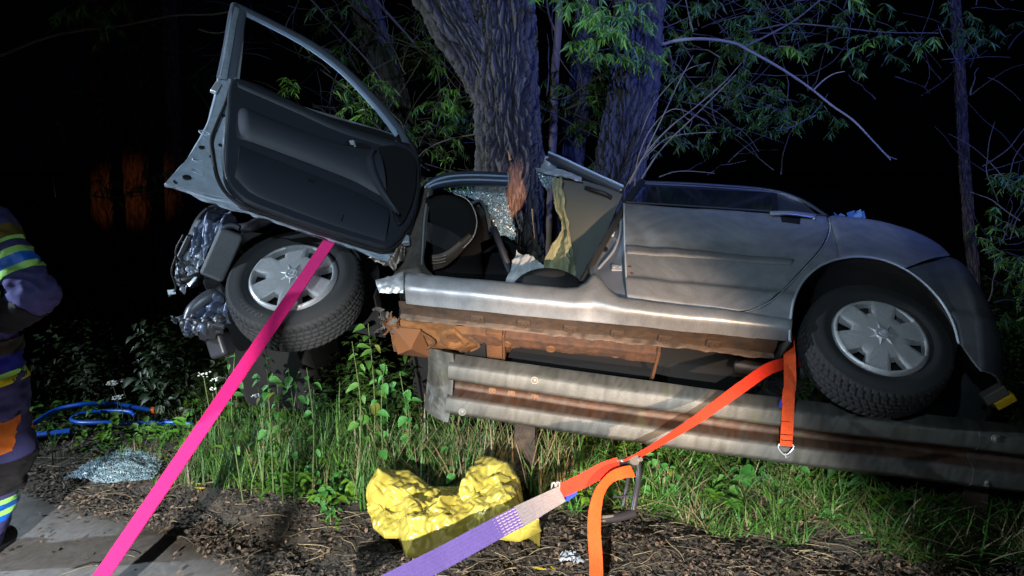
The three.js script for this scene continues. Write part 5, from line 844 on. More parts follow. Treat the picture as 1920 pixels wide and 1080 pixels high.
{
  const t = thing('leaning_tree', 'thinner leaning tree trunk in the dark behind the open car door', 'tree');
  part('trunk', trunkGeo([at(650, -160, 6.3), at(684, 0, 6.3), at(704, 80, 6.25), at(724, 140, 6.2), at(744, 210, 6.2), at(762, 300, 6.2), toGround(790, 600, 6.2)], [0.105, 0.115, 0.115, 0.115, 0.12, 0.13, 0.2], 31, { nt: 160, ns: 300, amp: 0.013 }), barkM, t);
  { const r6 = rng(616), gs = []; for (let k = 0; k < 90; k++) { const x = rr(560, 900, r6), y = rr(20, 330, r6), d = rr(5.3, 6.2, r6), a = rr(-2.6, 0.6, r6), L = rr(40, 150, r6), b = rr(-0.5, 0.5, r6), p = []; for (let i = 0; i <= 5; i++) { const t = i / 5; p.push(at(x + Math.cos(a + b * t) * L * t + rr(-3, 3, r6), y + Math.sin(a + b * t) * L * t + rr(-3, 3, r6), d + 0.2 * t)); } gs.push(tube(p, t => 0.0045 * rr(0.5, 1, r6) * (1 - 0.6 * t) + 0.0008, 12, 4)); } part('tangled_twigs', gs, mat(0.1, 0.085, 0.065, { roughness: 0.85 }), t, 'stuff'); }
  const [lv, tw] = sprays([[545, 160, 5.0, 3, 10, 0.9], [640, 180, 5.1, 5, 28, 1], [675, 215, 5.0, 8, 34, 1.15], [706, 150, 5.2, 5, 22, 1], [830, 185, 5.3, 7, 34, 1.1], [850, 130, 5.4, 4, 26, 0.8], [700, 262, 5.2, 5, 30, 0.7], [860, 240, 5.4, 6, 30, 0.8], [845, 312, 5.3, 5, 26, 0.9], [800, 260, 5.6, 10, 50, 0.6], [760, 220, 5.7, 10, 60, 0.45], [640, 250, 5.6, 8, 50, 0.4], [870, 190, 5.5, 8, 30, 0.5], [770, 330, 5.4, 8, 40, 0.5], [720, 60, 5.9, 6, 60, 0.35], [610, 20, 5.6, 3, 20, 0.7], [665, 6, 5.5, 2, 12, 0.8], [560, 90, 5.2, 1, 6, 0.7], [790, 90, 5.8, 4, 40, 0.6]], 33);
  part('crown', lv, leafM, t, 'stuff'); part('twigs', tw, twigM, t);
  part('branch', [limb([[580, -4], [636, 58], [692, 118], [740, 190]], 5.7, 5.6, 0.008, 0.006), limb([[640, -10], [720, 60], [800, 100], [860, 170]], 5.9, 5.7, 0.007, 0.004), limb([[700, -4], [740, 40], [790, 96]], 6, 5.8, 0.012, 0.008), limb([[890, 252], [840, 262], [800, 280], [770, 310]], 5.4, 5.5, 0.006, 0.004), limb([[600, 130], [640, 160], [690, 220], [780, 300]], 5.6, 5.4, 0.005, 0.004), limb([[790, 110], [760, 160], [730, 200]], 5.7, 5.6, 0.004, 0.003)], twigM, t);
}
{
  const t = thing('slender_tree', 'single slender straight tree trunk standing alone in the dark behind the rear bumper', 'tree');
  part('trunk', trunkGeo([at(1782, -120, 8.4), at(1790, 0, 8.4), at(1800, 150, 8.4), at(1808, 300, 8.4), at(1818, 430, 8.4), at(1826, 520, 8.4), toGround(1836, 640, 8.4)], [0.05, 0.055, 0.055, 0.056, 0.058, 0.06, 0.09], 41, { nt: 90, ns: 260, amp: 0.007, col: [0.1, 0.07, 0.055] }), barkM, t);
}
{
  const t = thing('slender_tree', 'dim bluish tree trunk standing between the two thick trunks', 'tree');
  part('trunk', trunkGeo([at(1108, -120, 7.4), at(1096, 60, 7.4), at(1082, 200, 7.4), at(1072, 330, 7.4), toGround(1064, 600, 7.4)], [0.1, 0.11, 0.12, 0.13, 0.18], 43, { nt: 100, ns: 220, amp: 0.01 }), barkM, t);
  part('branch', [limb([[1148, 178], [1110, 186], [1060, 206], [1020, 230]], 6.2, 6.5, 0.014, 0.008), limb([[1130, 140], [1090, 165], [1050, 200]], 6.4, 6.6, 0.009, 0.006)], twigM, t);
}
{
  const t = thing('sapling', 'thin brown sapling stem to the right of the torn trunk', 'sapling');
  part('stem', [limb([[1050, -40], [1046, 60], [1040, 140], [1038, 220], [1034, 330], [1030, 480]], 6, 6, 0.03, 0.034), limb([[1046, 70], [1030, 30], [1022, -20]], 6, 6, 0.01, 0.006)], mat(0.15, 0.11, 0.07, { roughness: 0.85 }), t);
}
[['leftmost of three reddish trunks in the dark behind the open door', 190, 352], ['middle and broadest of three reddish trunks in the dark behind the open door', 256, 330], ['rightmost of three reddish trunks in the dark, just below the door tip', 326, 350]].forEach(([label, x, y], k) => {
  const t = thing('far_tree', label, 'tree', V(), 'reddish trunks in the dark');
  const d = 8.6 + 0.4 * k;
  part('trunk', trunkGeo([at(x - 16, y - 520, d), at(x - 6, y - 200, d), at(x, y, d), at(x + 4, y + 80, d), toGround(x + 6, y + 160, d)], [0.1, 0.11, 0.115, 0.12, 0.15].map(v => v * [0.9, 1.15, 0.85][k]), 50 + k, { nt: 90, ns: 220, amp: 0.012, col: [0.13, 0.05, 0.025] }), barkM, t);
});
{ // branch with pale leaves reaching in from the left
  const t = thing('overhanging_branch', 'thin arching branch with pale leaves across the dark upper left', 'branch');
  part('stem', [limb([[-60, 125], [0, 104], [70, 76], [130, 60], [230, 47], [330, 29], [400, 27], [440, 20]], 5.4, 5.0, 0.014, 0.005), limb([[372, 55], [400, 62], [424, 58], [436, 38]], 5, 5, 0.004, 0.002)], twigM, t);
  const [lv, tw] = sprays([[150, 12, 5.1, 5, 26, 1], [185, 20, 5.1, 5, 24, 1], [210, 62, 5.1, 2, 6, 1], [228, 4, 5.2, 2, 10, 0.9]], 61);
  part('leaves', lv, leafM, t, 'stuff'); part('twigs', tw, twigM, t);
}
{ // dim thicket filling the dark behind
  const t = thing('thicket', 'dim thicket of thin twigs and narrow leaves in the dark behind the trees', 'thicket'), r6 = rng(818), gs = [];
  for (const [x0, x1, y0, y1, n, da, db] of [[1000, 1500, -20, 330, 150, 5.6, 7], [1450, 1900, -20, 200, 40, 5.8, 7], [20, 460, -10, 420, 60, 6, 8], [1840, 1960, 300, 620, 40, 5.2, 6.5], [520, 900, 0, 330, 60, 6, 7.5]]) for (let k = 0; k < n; k++) { const x = rr(x0, x1, r6), y = rr(y0, y1, r6), d = rr(da, db, r6), a = rr(-2.6, 0.6, r6), L = rr(50, 190, r6), b = rr(-0.6, 0.6, r6), p = []; for (let i = 0; i <= 5; i++) { const u = i / 5; p.push(at(x + Math.cos(a + b * u) * L * u + rr(-3, 3, r6), y + Math.sin(a + b * u) * L * u + rr(-3, 3, r6), d + 0.2 * u)); } const w = rr(0.0025, 0.006, r6); gs.push(tube(p, u => w * (1 - 0.6 * u) + 0.0008, 10, 4)); }
  part('twigs', gs, mat(0.1, 0.085, 0.07, { roughness: 0.85 }), t, 'stuff');
  const sp = []; for (const [x0, x1, y0, y1, n, da, db, tn] of [[1240, 1560, 0, 240, 34, 5.7, 6.8, 0.6], [1560, 1900, 0, 120, 10, 5.6, 6.6, 0.6], [1010, 1240, 120, 330, 14, 5.9, 6.6, 0.5], [40, 440, 0, 380, 16, 6, 7.5, 0.4], [1850, 1930, 320, 600, 14, 5.2, 6.2, 0.7], [540, 900, 20, 340, 26, 6, 7, 0.5]]) for (let k = 0; k < n; k++) sp.push([rr(x0, x1, r6), rr(y0, y1, r6), rr(da, db, r6), 4, 26, tn, 1]);
  const [lv, tw] = sprays(sp, 66); part('leaves', lv, leafM, t, 'stuff'); part('fine_twigs', tw, twigM, t, 'stuff');
}
{ // bare shoots behind the car
  const t = thing('bare_shoots', 'bunch of thin bare shoots springing up beside the second trunk behind the car', 'shrub');
  [[[1180, 345], [1210, 290], [1255, 240], [1310, 196], [1362, 150], [1390, 118]], [[1186, 340], [1222, 262], [1246, 212], [1270, 160], [1300, 104]], [[1200, 340], [1240, 280], [1300, 220], [1380, 140]], [[1190, 352], [1196, 300], [1222, 240], [1262, 205], [1300, 215], [1330, 232]], [[1205, 300], [1250, 260], [1300, 250], [1345, 248]], [[1170, 356], [1200, 306], [1236, 262]], [[1190, 280], [1230, 190], [1290, 130], [1330, 118]]].forEach((q, i) => part('shoot', limb(q, 4.75 + 0.05 * i, 4.8, 0.007 - 0.0006 * i, 0.0025), mat(0.17, 0.14, 0.1, { roughness: 0.85 }), t));
  part('shoot', limb([[1236, 332], [1262, 323], [1290, 321], [1340, 325]], 4.3, 4.3, 0.004, 0.002), mat(0.17, 0.14, 0.1, { roughness: 0.85 }), t);
}
// ------------------------------------------------------------------ grass, ground cover, leaf litter
function instanced(name, label, category, geo, m, list) { // one object of countless small copies
  const im = new THREE.InstancedMesh(geo, m, list.length); list.forEach(([mt, c], i) => { im.setMatrixAt(i, mt); im.setColorAt(i, new THREE.Color().setRGB(...c)); });
  im.name = numbered(name); im.castShadow = im.receiveShadow = true; im.userData = { label, category, kind: 'stuff' }; scene.add(im); return im;
}
function tuft(seed, n, len, spread, lean) {
  const r = rng(seed), gs = [];
  for (let k = 0; k < n; k++) { const a = r() * 6.283, L = len * rr(0.5, 1.1, r), w = rr(0.003, 0.0055, r), ln = lean * rr(0.3, 1.2, r), bx = rr(-1, 1, r) * spread, bz = rr(-1, 1, r) * spread, pts = []; for (let i = 0; i <= 5; i++) { const t = i / 5, ww = w * (1 - Math.pow(t, 1.6)) + 0.0004, o = ln * t * t * L, y = L * t * (1 - 0.35 * ln * t); pts.push([V(bx + Math.cos(a) * o - Math.sin(a) * ww, y, bz + Math.sin(a) * o + Math.cos(a) * ww), V(bx + Math.cos(a) * o + Math.sin(a) * ww, y, bz + Math.sin(a) * o - Math.cos(a) * ww)]); } gs.push(gridGeo(pts)); }
  return merge(gs);
}
function clump(seed, n, size, h) { // little broad-leaved ground plant
  const r = rng(seed), list = [], lg = [leafGeo(1, 0.55, 0.3, 4), leafGeo(1, 0.42, 0.5, 4), leafGeo(1, 0.65, 0.2, 4)];
  for (let k = 0; k < n; k++) { const a = r() * 6.283, y = h * Math.pow(r(), 0.7), q = V(Math.cos(a) * rr(0, 0.06, r), y, Math.sin(a) * rr(0, 0.06, r)), mt = basis(q, V(Math.cos(a), rr(-0.1, 0.6, r), Math.sin(a)), V(0, 1, 0)); mt.scale(V(1, 1, 1).multiplyScalar(size * rr(0.5, 1.2, r))); list.push([k % 3, mt, [1, 1, 1]]); }
  const g = placeAll(lg, list); g.deleteAttribute('color'); g.setAttribute('uv', new THREE.BufferAttribute(new Float32Array(g.attributes.position.count * 2), 2)); return g;
}
const upright = (x, z, s, r, tilt = 0.15, y0 = 0) => new THREE.Matrix4().compose(V(x, groundY(x, z) - 0.01 + y0, z), Q.setFromEuler(E3.set(rr(-tilt, tilt, r), r() * 6.283, rr(-tilt, tilt, r))).clone(), V(s, s * rr(0.8, 1.2, r), s));
const grassM = phys(1, 1, 1, { roughness: 0.55, transmission: 0.12, thickness: 0 });
const dryC = r => { const k = rr(0.6, 1.2, r); return [0.2 * k, 0.17 * k, 0.085 * k]; };
const grC = (r, a = 1) => { const k = rr(0.6, 1.2, r) * a, y = r(); return [lerp(0.04, 0.09, y) * k, lerp(0.15, 0.18, y) * k, lerp(0.022, 0.028, y) * k]; };
{
  const r = rng(404), A = [[], [], []], B = [[], []], C = [[], []];
  // long grass on the left verge and in front of the rail's end
  for (let k = 0; k < 4200; k++) { const x = rr(-2.9, -0.25, r), z = -Math.pow(r(), 0.9) * 2.3 - 3.55; if ((x > -1.35 && z < -4.05 - 0.15 * n3(x * 4, 3, 1)) || z > vergeZ(x) - 0.12 - 0.15 * (0.5 + 0.5 * n3(x * 4, 1, z)) || z < -6.2) continue; if (n3(x * 1.6, 4, z * 1.6) < -0.35) continue; if (x < -1.7 && z > -4.9 && r() < 0.82) continue; const f = 1 - 0.55 * smooth(-4.6, -6, z); A[k % 3].push([upright(x, z, rr(0.6, 1.15, r) * (x > -1.3 ? 1 : x < -1.7 ? 0.45 : 0.75), r), r() < 0.16 ? dryC(r) : grC(r, f)]); }
  for (let k = 0; k < 170; k++) { const x = rr(-0.75, 0.3, r), z = rr(-3.35, -3.75, r); B[k % 2].push([upright(x, z, rr(0.7, 1.25, r), r, 0.2), r() < 0.62 ? dryC(r) : grC(r)]); }
  // short patchy grass along the rail's right part
  for (let k = 0; k < 5600; k++) { const x = rr(-0.2, 3.2, r), z = rr(-2.85, -4.4, r), e = lerp(-3.3, -2.92, smooth(0.4, 2.4, x)) + 0.16 * n3(x * 2.3, 7, 2); if (z > e) continue; if (n3(x * 2.4, 9, z * 2.4) < -0.45) continue; C[k % 2].push([upright(x, z, rr(0.5, 1.1, r), r, 0.5), r() < 0.28 ? dryC(r) : grC(r, 1.25)]); }
  [tuft(1, 12, 0.3, 0.05, 0.7), tuft(2, 10, 0.36, 0.06, 0.9), tuft(3, 14, 0.22, 0.06, 0.6)].forEach((g, i) => instanced('grass', 'long green grass on the verge between the road and the dark wood', 'grass', g, grassM, A[i]));
  [tuft(4, 7, 0.38, 0.05, 0.5), tuft(5, 6, 0.44, 0.06, 0.9)].forEach((g, i) => instanced('dry_grass', 'tall dry grass stalks in front of the end of the guardrail', 'grass', g, grassM, B[i]));
  [tuft(6, 12, 0.15, 0.05, 1.1), tuft(7, 10, 0.2, 0.05, 1.3)].forEach((g, i) => instanced('short_grass', 'short trampled green grass under the guardrail', 'grass', g, grassM, C[i]));
  // small broad leaves
  const W = [[], [], []];
  for (let k = 0; k < 2600; k++) { const x = rr(-3, 3, r), z = rr(-3.2, -5, r), right = x > -0.3, e = right ? lerp(-3.36, -2.98, smooth(0.4, 2.4, x)) : vergeZ(x) - 0.3; if (z > e || (right && z < -4.3)) continue; if (x < -1.7 && (z > -4.05 || r() < 0.35)) continue; if (n3(x * 3, 20, z * 3) < 0.05) continue; W[k % 3].push([upright(x, z, rr(0.5, 1.1, r), r, 0.3), green(r, 0.95)]); }
  [clump(1, 12, 0.06, 0.1), clump(2, 10, 0.075, 0.14), clump(3, 14, 0.045, 0.08)].forEach((g, i) => instanced('ground_cover', 'small broad-leaved weeds among the grass', 'weeds', g, leafM2(), W[i]));
  function leafM2() { return phys(1, 1, 1, { roughness: 0.5, transmission: 0.18, thickness: 0 }); }
  // undergrowth at both sides, leaf greens darkened to paint the dim wood
  const U = [[], []];
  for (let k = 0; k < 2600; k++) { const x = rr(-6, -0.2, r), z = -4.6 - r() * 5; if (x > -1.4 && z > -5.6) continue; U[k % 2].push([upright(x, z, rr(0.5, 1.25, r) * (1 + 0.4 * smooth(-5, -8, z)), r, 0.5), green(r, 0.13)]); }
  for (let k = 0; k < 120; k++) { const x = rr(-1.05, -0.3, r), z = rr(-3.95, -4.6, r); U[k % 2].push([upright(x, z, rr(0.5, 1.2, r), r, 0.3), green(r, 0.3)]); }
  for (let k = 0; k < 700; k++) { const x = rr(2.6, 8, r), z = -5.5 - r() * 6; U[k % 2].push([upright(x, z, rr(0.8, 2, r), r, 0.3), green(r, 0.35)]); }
  [clump(11, 44, 0.055, 0.45), clump(12, 40, 0.045, 0.6)].forEach((g, i) => instanced('undergrowth', 'dense dim undergrowth in the dark wood behind the verge', 'undergrowth', g, leafM2(), U[i]));
  // dead leaves and straw
  const lf = (() => { const pts = []; for (let i = 0; i <= 4; i++) { const t = i / 4, w = 0.011 * Math.sin(Math.PI * t) + 0.0006; pts.push([-1, 0, 1].map(k => V((t - 0.5) * 0.05, 0.006 * Math.sin(t * 5) + Math.abs(k) * w * 0.5, k * w))); } return gridGeo(pts); })(), lf2 = (() => { const pts = []; for (let i = 0; i <= 4; i++) { const t = i / 4, w = 0.016 * Math.sin(Math.PI * t) + 0.0006; pts.push([-1, 0, 1].map(k => V((t - 0.5) * 0.036, 0.01 * (t - 0.5) * (t - 0.5) * 4 - Math.abs(k) * w * 0.4, k * w))); } return gridGeo(pts); })();
  const straw = tube([V(-0.06, 0, 0), V(-0.02, 0.006, 0.006), V(0.03, 0.004, -0.004), V(0.07, 0, 0.003)], 0.0013, 6, 4);
  const D = [[], []], S = [];
  const litterAt = (x, z) => { const s = z - vergeZ(x); if (x < -0.6) return s > 0.25 ? 0.02 : s > -0.5 ? 0.75 : 0.15; return z > -4 ? 1 : 0.3; };
  for (let k = 0; k < 46000; k++) { const x = rr(-3.2, 3, r), z = rr(-2.5, -4.4, r); if (r() > litterAt(x, z) || n3(x * 2.5, 30, z * 2.5) < -0.62) continue; const mt = new THREE.Matrix4().compose(V(x, Math.max(groundY(x, z), z > vergeZ(x) ? 0.012 : -1) + 0.009 + 0.008 * r(), z), Q.setFromEuler(E3.set(rr(-0.22, 0.22, r), r() * 6.283, rr(-0.22, 0.22, r))).clone(), V(1, 0.7, 1).multiplyScalar(rr(0.28, 0.8, r))); const q = r(), b = rr(0.5, 1.2, r); D[k % 2].push([mt, q < 0.2 ? [0.24 * b, 0.16 * b, 0.11 * b] : q < 0.16 ? [0.17 * b, 0.06 * b, 0.03 * b] : q < 0.6 ? [0.11 * b, 0.085 * b, 0.062 * b] : [0.06 * b, 0.05 * b, 0.04 * b]]); }
  for (let k = 0; k < 3200; k++) { const x = rr(-3, 3, r), z = rr(-2.6, -4.2, r); if (r() > litterAt(x, z) * 0.9) continue; const sc = rr(0.4, 1.3, r); S.push([new THREE.Matrix4().compose(V(x, Math.max(groundY(x, z), z > vergeZ(x) ? 0.012 : -1) + 0.012, z), Q.setFromEuler(E3.set(0, r() * 6.283, rr(-0.15, 0.15, r))).clone(), V(sc, sc, sc)), r() < 0.35 ? [0.27, 0.22, 0.13] : [0.1, 0.08, 0.055]]); }
  const lm = mat(1, 1, 1, { roughness: 0.85 });
  instanced('leaf_litter', 'brown dead leaves strewn over the bare ground', 'leaf litter', lf, lm, D[0]); instanced('leaf_litter', 'brown dead leaves strewn over the bare ground', 'leaf litter', lf2, lm, D[1]);
  instanced('straw', 'thin dry stalks and twigs strewn over the bare ground', 'straw', straw, lm, S);
}
// ------------------------------------------------------------------ single plants
const leafMats = [[0.05, 0.2, 0.035], [0.075, 0.2, 0.03], [0.035, 0.13, 0.03], [0.15, 0.17, 0.02]].map(c => phys(...c, { roughness: 0.45, transmission: 0.15, thickness: 0, bumpMap: fine, bumpScale: 0.002 }));
const stemM = mat(0.09, 0.13, 0.04, { roughness: 0.7 });
const broad = [leafGeo(1, 0.6, 0.25, 8), leafGeo(1, 0.45, 0.35, 8), leafGeo(1, 0.75, 0.2, 8)];
function plant(name, label, category, base, stems, seed, group) { // stems: [[path as offset pixels...]] -> leaves as parts
  const r = rng(seed), o = thing(name, label, category, V(), group);
  for (const [path, size0, n0, tone] of stems) {
    const size = size0 * 0.82, n = Math.round(n0 * 1.5);
    const c = new THREE.CatmullRomCurve3(path, false, 'centripetal');
    part('stem', tube(path, t => 0.004 * (1 - 0.6 * t), 16, 6), stemM, o);
    for (let k = 0; k < n; k++) { const t = lerp(0.3, 1, Math.pow((k + 0.5) / n, 0.7)), q = c.getPointAt(t).add(V(rr(-1, 1, r) * 0.03, 0, rr(-1, 1, r) * 0.03)), a = k * 2.2 + r(), m = basis(q, V(Math.cos(a), rr(-1.0, 0.2, r), Math.sin(a) * 0.8 + 0.3), V(rr(-0.4, 0.4, r), 1, rr(0, 0.9, r))); const s = size * rr(0.45, 1.2, r); m.scale(V(s, s, s)); const l = part('leaf', broad[Math.floor(r() * 3)], leafMats[r() < 0.8 ? tone : Math.floor(r() * 4)], o); l.applyMatrix4(m); }
  }
  return o;
}
const up = (px, py, h, d, lean = 0) => { const g = onGround(px, py); return [g, g.clone().add(V(lean * 0.4, h * 0.55, 0)), g.clone().add(V(lean, h, 0.02))]; };
const rise = (x, y, d, px, py) => { const b = at(x, y, d), g = b.clone(); g.y = groundY(b.x, b.z); return [g, g.clone().lerp(b, 0.6).add(V(px, 0, 0)), b]; };
plant('bramble', 'bramble with large light-green leaves hanging just right of the front wheel', 'bramble', 0, [[rise(660, 640, 3.55, 0.03, 0), 0.085, 6, 1], [rise(690, 606, 3.6, 0.02, 0), 0.085, 7, 1], [rise(720, 680, 3.55, -0.02, 0), 0.08, 6, 0], [rise(750, 700, 3.6, 0.03, 0), 0.08, 6, 0], [rise(765, 730, 3.6, 0, 0), 0.07, 5, 0]], 71);
plant('nettle', 'leafy green plant under the front tyre, beside the magenta strap', 'weed', 0, [[rise(440, 662, 3.5, -0.03, 0), 0.06, 7, 0], [rise(500, 668, 3.55, 0, 0), 0.065, 8, 0], [rise(540, 690, 3.5, 0.02, 0), 0.07, 9, 0], [rise(480, 700, 3.6, 0.02, 0), 0.06, 8, 2], [rise(520, 720, 3.45, 0, 0), 0.06, 8, 1], [rise(575, 690, 3.55, 0.02, 0), 0.06, 7, 0]], 72);
plant('vine', 'small climbing vine with yellowish flowers over the left end of the guardrail', 'vine', 0, [[rise(840, 672, 3.95, 0.02, 0), 0.055, 7, 0], [rise(905, 668, 3.95, 0.02, 0), 0.045, 6, 3], [rise(925, 655, 3.98, 0.01, 0), 0.03, 5, 3], [rise(846, 646, 4.0, 0.01, 0), 0.04, 4, 0]], 73);
plant('dock_plant', 'broad green leaf rising above the yellow bag', 'weed', 0, [[rise(848, 838, 3.55, 0.01, 0), 0.1, 3, 0], [rise(862, 880, 3.5, 0.01, 0), 0.08, 4, 0]], 74);
plant('ground_ivy', 'bright green low weed in front of the grass left of the yellow bag', 'weed', 0, [[up(610, 960, 0.12), 0.05, 8, 0], [up(640, 930, 0.14), 0.055, 8, 0], [up(590, 920, 0.14), 0.05, 8, 0], [up(660, 880, 0.16), 0.06, 7, 0], [up(620, 985, 0.1), 0.045, 8, 0]], 75);
plant('broadleaf_weed', 'weed with long pale-green leaves under the rail, right of the ratchet', 'weed', 0, [[up(1365, 950, 0.12), 0.11, 4, 1], [up(1385, 930, 0.16), 0.12, 4, 0], [up(1345, 930, 0.12), 0.09, 3, 1]], 76);
plant('broadleaf_weed', 'weed with rounded dark-green leaves under the hanging strap end', 'weed', 0, [[up(1430, 925, 0.16), 0.1, 4, 2], [up(1500, 925, 0.16), 0.06, 4, 0], [up(1470, 960, 0.08), 0.05, 5, 0]], 77);
plant('broadleaf_weed', 'weed with heart-shaped green leaves in the shade below the rear wheel', 'weed', 0, [[up(1570, 935, 0.18), 0.11, 4, 2], [up(1600, 940, 0.16), 0.1, 4, 0], [up(1630, 945, 0.18), 0.11, 4, 2], [up(1560, 985, 0.06), 0.06, 5, 0]], 78);
plant('nettle', 'upright weed growing beside the black ratchet handle', 'weed', 0, [[up(1230, 930, 0.22), 0.06, 8, 0], [up(1260, 950, 0.2), 0.055, 8, 0], [up(1215, 950, 0.14), 0.06, 6, 0]], 79);
plant('nettle', 'pair of bright green sprigs by the orange hose coupling', 'weed', 0, [[up(318, 800, 0.05), 0.045, 7, 1], [up(310, 825, 0.05), 0.045, 6, 1], [up(335, 815, 0.08), 0.04, 6, 0]], 80);
plant('tall_weed', 'dim weed with a single upright broad leaf in front of the dark wood', 'weed', 0, [[rise(230, 690, 5.4, 0.03, 0), 0.1, 5, 2], [rise(250, 720, 5.2, 0, 0), 0.09, 5, 2]], 81);
{ // white flowering weeds
  const fl = mat(0.7, 0.72, 0.68, { roughness: 0.7 });
  const umbel = (label, heads, seed) => { const r = rng(seed), o = thing('flowering_weed', label, 'flower'); for (const [x, y, d, n, sp] of heads) { const c = at(x, y, d), g = c.clone(); g.y = groundY(c.x, c.z); part('stem', tube([g, g.clone().lerp(c, 0.5).add(V(0.02, 0, 0)), c.clone().add(V(0, -0.02, 0))], 0.003, 14, 5), stemM, o); const gs = []; for (let k = 0; k < n; k++) for (let m = 0; m < 4; m++) { const q = c.clone().add(V(rr(-1, 1, r) * sp, rr(-0.3, 0.4, r) * sp, rr(-1, 1, r) * sp)); const s = new THREE.IcosahedronGeometry(0.0065 * rr(0.6, 1.2, r), 0); s.scale(1, 0.5, 1); gs.push(s.translate(q.x, q.y, q.z)); } part('blossom', gs, fl, o); } };
  umbel('white flowering weed in the grass between the firefighter and the magenta strap', [[212, 718, 4.7, 12, 0.03], [228, 714, 4.75, 7, 0.02], [222, 745, 4.6, 8, 0.025]], 5);
  umbel('thin weed with scattered tiny white flowers left of the front tyre', [[382, 702, 4.1, 4, 0.03], [402, 712, 4.1, 3, 0.02], [398, 730, 4.1, 3, 0.02], [482, 742, 3.7, 4, 0.02]], 6);
}
// ------------------------------------------------------------------ firefighter at the left edge, seen from behind
function bodyMesh(bones, cell, k = 0.03, extra = 0) { // bones: [a, b, ra, rb, sx?] tapered capsules joined by a smooth minimum
  const lo = V(1e9, 1e9, 1e9), hi = V(-1e9, -1e9, -1e9);
  for (const [a, b, ra, rb] of bones) for (const [p, r] of [[a, ra], [b, rb]]) { lo.min(p.clone().subScalar(r + extra + 3 * cell)); hi.max(p.clone().addScalar(r + extra + 3 * cell)); }
  const c = lo.clone().add(hi).multiplyScalar(0.5), half = Math.max(hi.x - lo.x, hi.y - lo.y, hi.z - lo.z) / 2, N = Math.ceil(2 * half / cell);
  const mc = new MarchingCubes(N, M.black, false, false, 400000); mc.isolation = 0;
  const B = bones.map(([a, b, ra, rb, fl = 1]) => ({ a, d: b.clone().sub(a), L: Math.max(1e-9, b.distanceToSquared(a)), ra, rb, fl })), p = V(), q = V();
  for (let z = 0; z < N; z++) for (let y = 0; y < N; y++) for (let x = 0; x < N; x++) {
    p.set(c.x + (x - N / 2) / (N / 2) * half, c.y + (y - N / 2) / (N / 2) * half, c.z + (z - N / 2) / (N / 2) * half);
    let f = 1e3;
    if (p.x > lo.x && p.x < hi.x && p.y > lo.y && p.y < hi.y && p.z > lo.z && p.z < hi.z) for (const b of B) { q.copy(p).sub(b.a); const t = clamp(q.dot(b.d) / b.L); q.addScaledVector(b.d, -t); q.z /= b.fl; const d = q.length() - lerp(b.ra, b.rb, t) - extra; const h = Math.max(k - Math.abs(f - d), 0) / k; f = Math.min(f, d) - h * h * k * 0.25; }
    mc.field[x + y * N + z * N * N] = -f;
  }
  mc.update();
  const n = mc.count, P = mc.positionArray.slice(0, n * 3), Nn = mc.normalArray.slice(0, n * 3);
  for (let i = 0; i < n; i++) { P[i * 3] = c.x + P[i * 3] * half; P[i * 3 + 1] = c.y + P[i * 3 + 1] * half; P[i * 3 + 2] = c.z + P[i * 3 + 2] * half; }
  let g = new THREE.BufferGeometry(); g.setAttribute('position', new THREE.BufferAttribute(new Float32Array(P), 3));
  g = mergeVertices(g, 1e-5); g.computeVertexNormals(); return g.toNonIndexed();
}
function wrinkle(g, amp, f) { const p = g.attributes.position, n = g.attributes.normal, k = []; for (let i = 0; i < p.count; i++) { const a = p.getX(i), b = p.getY(i), c = p.getZ(i), h = amp * (0.7 * fbm(a * f, b * f * 1.4, c * f, 2) + 0.9 * (1 - 2.2 * Math.abs(n3(a * f * 0.8 + b * f * 0.7, b * f * 1.7, c * f * 0.8)))); k.push(h); } for (let i = 0; i < p.count; i++) p.setXYZ(i, p.getX(i) + n.getX(i) * k[i], p.getY(i) + n.getY(i) * k[i], p.getZ(i) + n.getZ(i) * k[i]); return g; }
function between(g, f, c0, c1, off, keep) { // the strip of a surface where c0 < f(p) < c1, lifted by off
  const p = g.attributes.position, n = g.attributes.normal, out = [];
  const cut = (poly, c, s) => { const o = []; for (let i = 0; i < poly.length; i++) { const a = poly[i], b = poly[(i + 1) % poly.length], fa = s * (f(a) - c), fb = s * (f(b) - c); if (fa >= 0) o.push(a); if ((fa >= 0) !== (fb >= 0)) o.push(a.clone().lerp(b, fa / (fa - fb))); } return o; };
  for (let i = 0; i < p.count; i += 3) {
    let poly = [0, 1, 2].map(k => V().fromBufferAttribute(p, i + k)); if (keep && !keep(poly[0])) continue;
    poly = poly.map((q, k) => q.addScaledVector(V().fromBufferAttribute(n, i + k), off));
    poly = cut(poly, c0, 1); if (poly.length > 2) poly = cut(poly, c1, -1);
    for (let k = 1; k < poly.length - 1; k++) out.push(poly[0], poly[k], poly[k + 1]);
  }
  let o = new THREE.BufferGeometry(); o.setAttribute('position', new THREE.Float32BufferAttribute(out.flatMap(q => [q.x, q.y, q.z]), 3)); o = mergeVertices(o, 1e-4); o.computeVertexNormals(); return o;
}
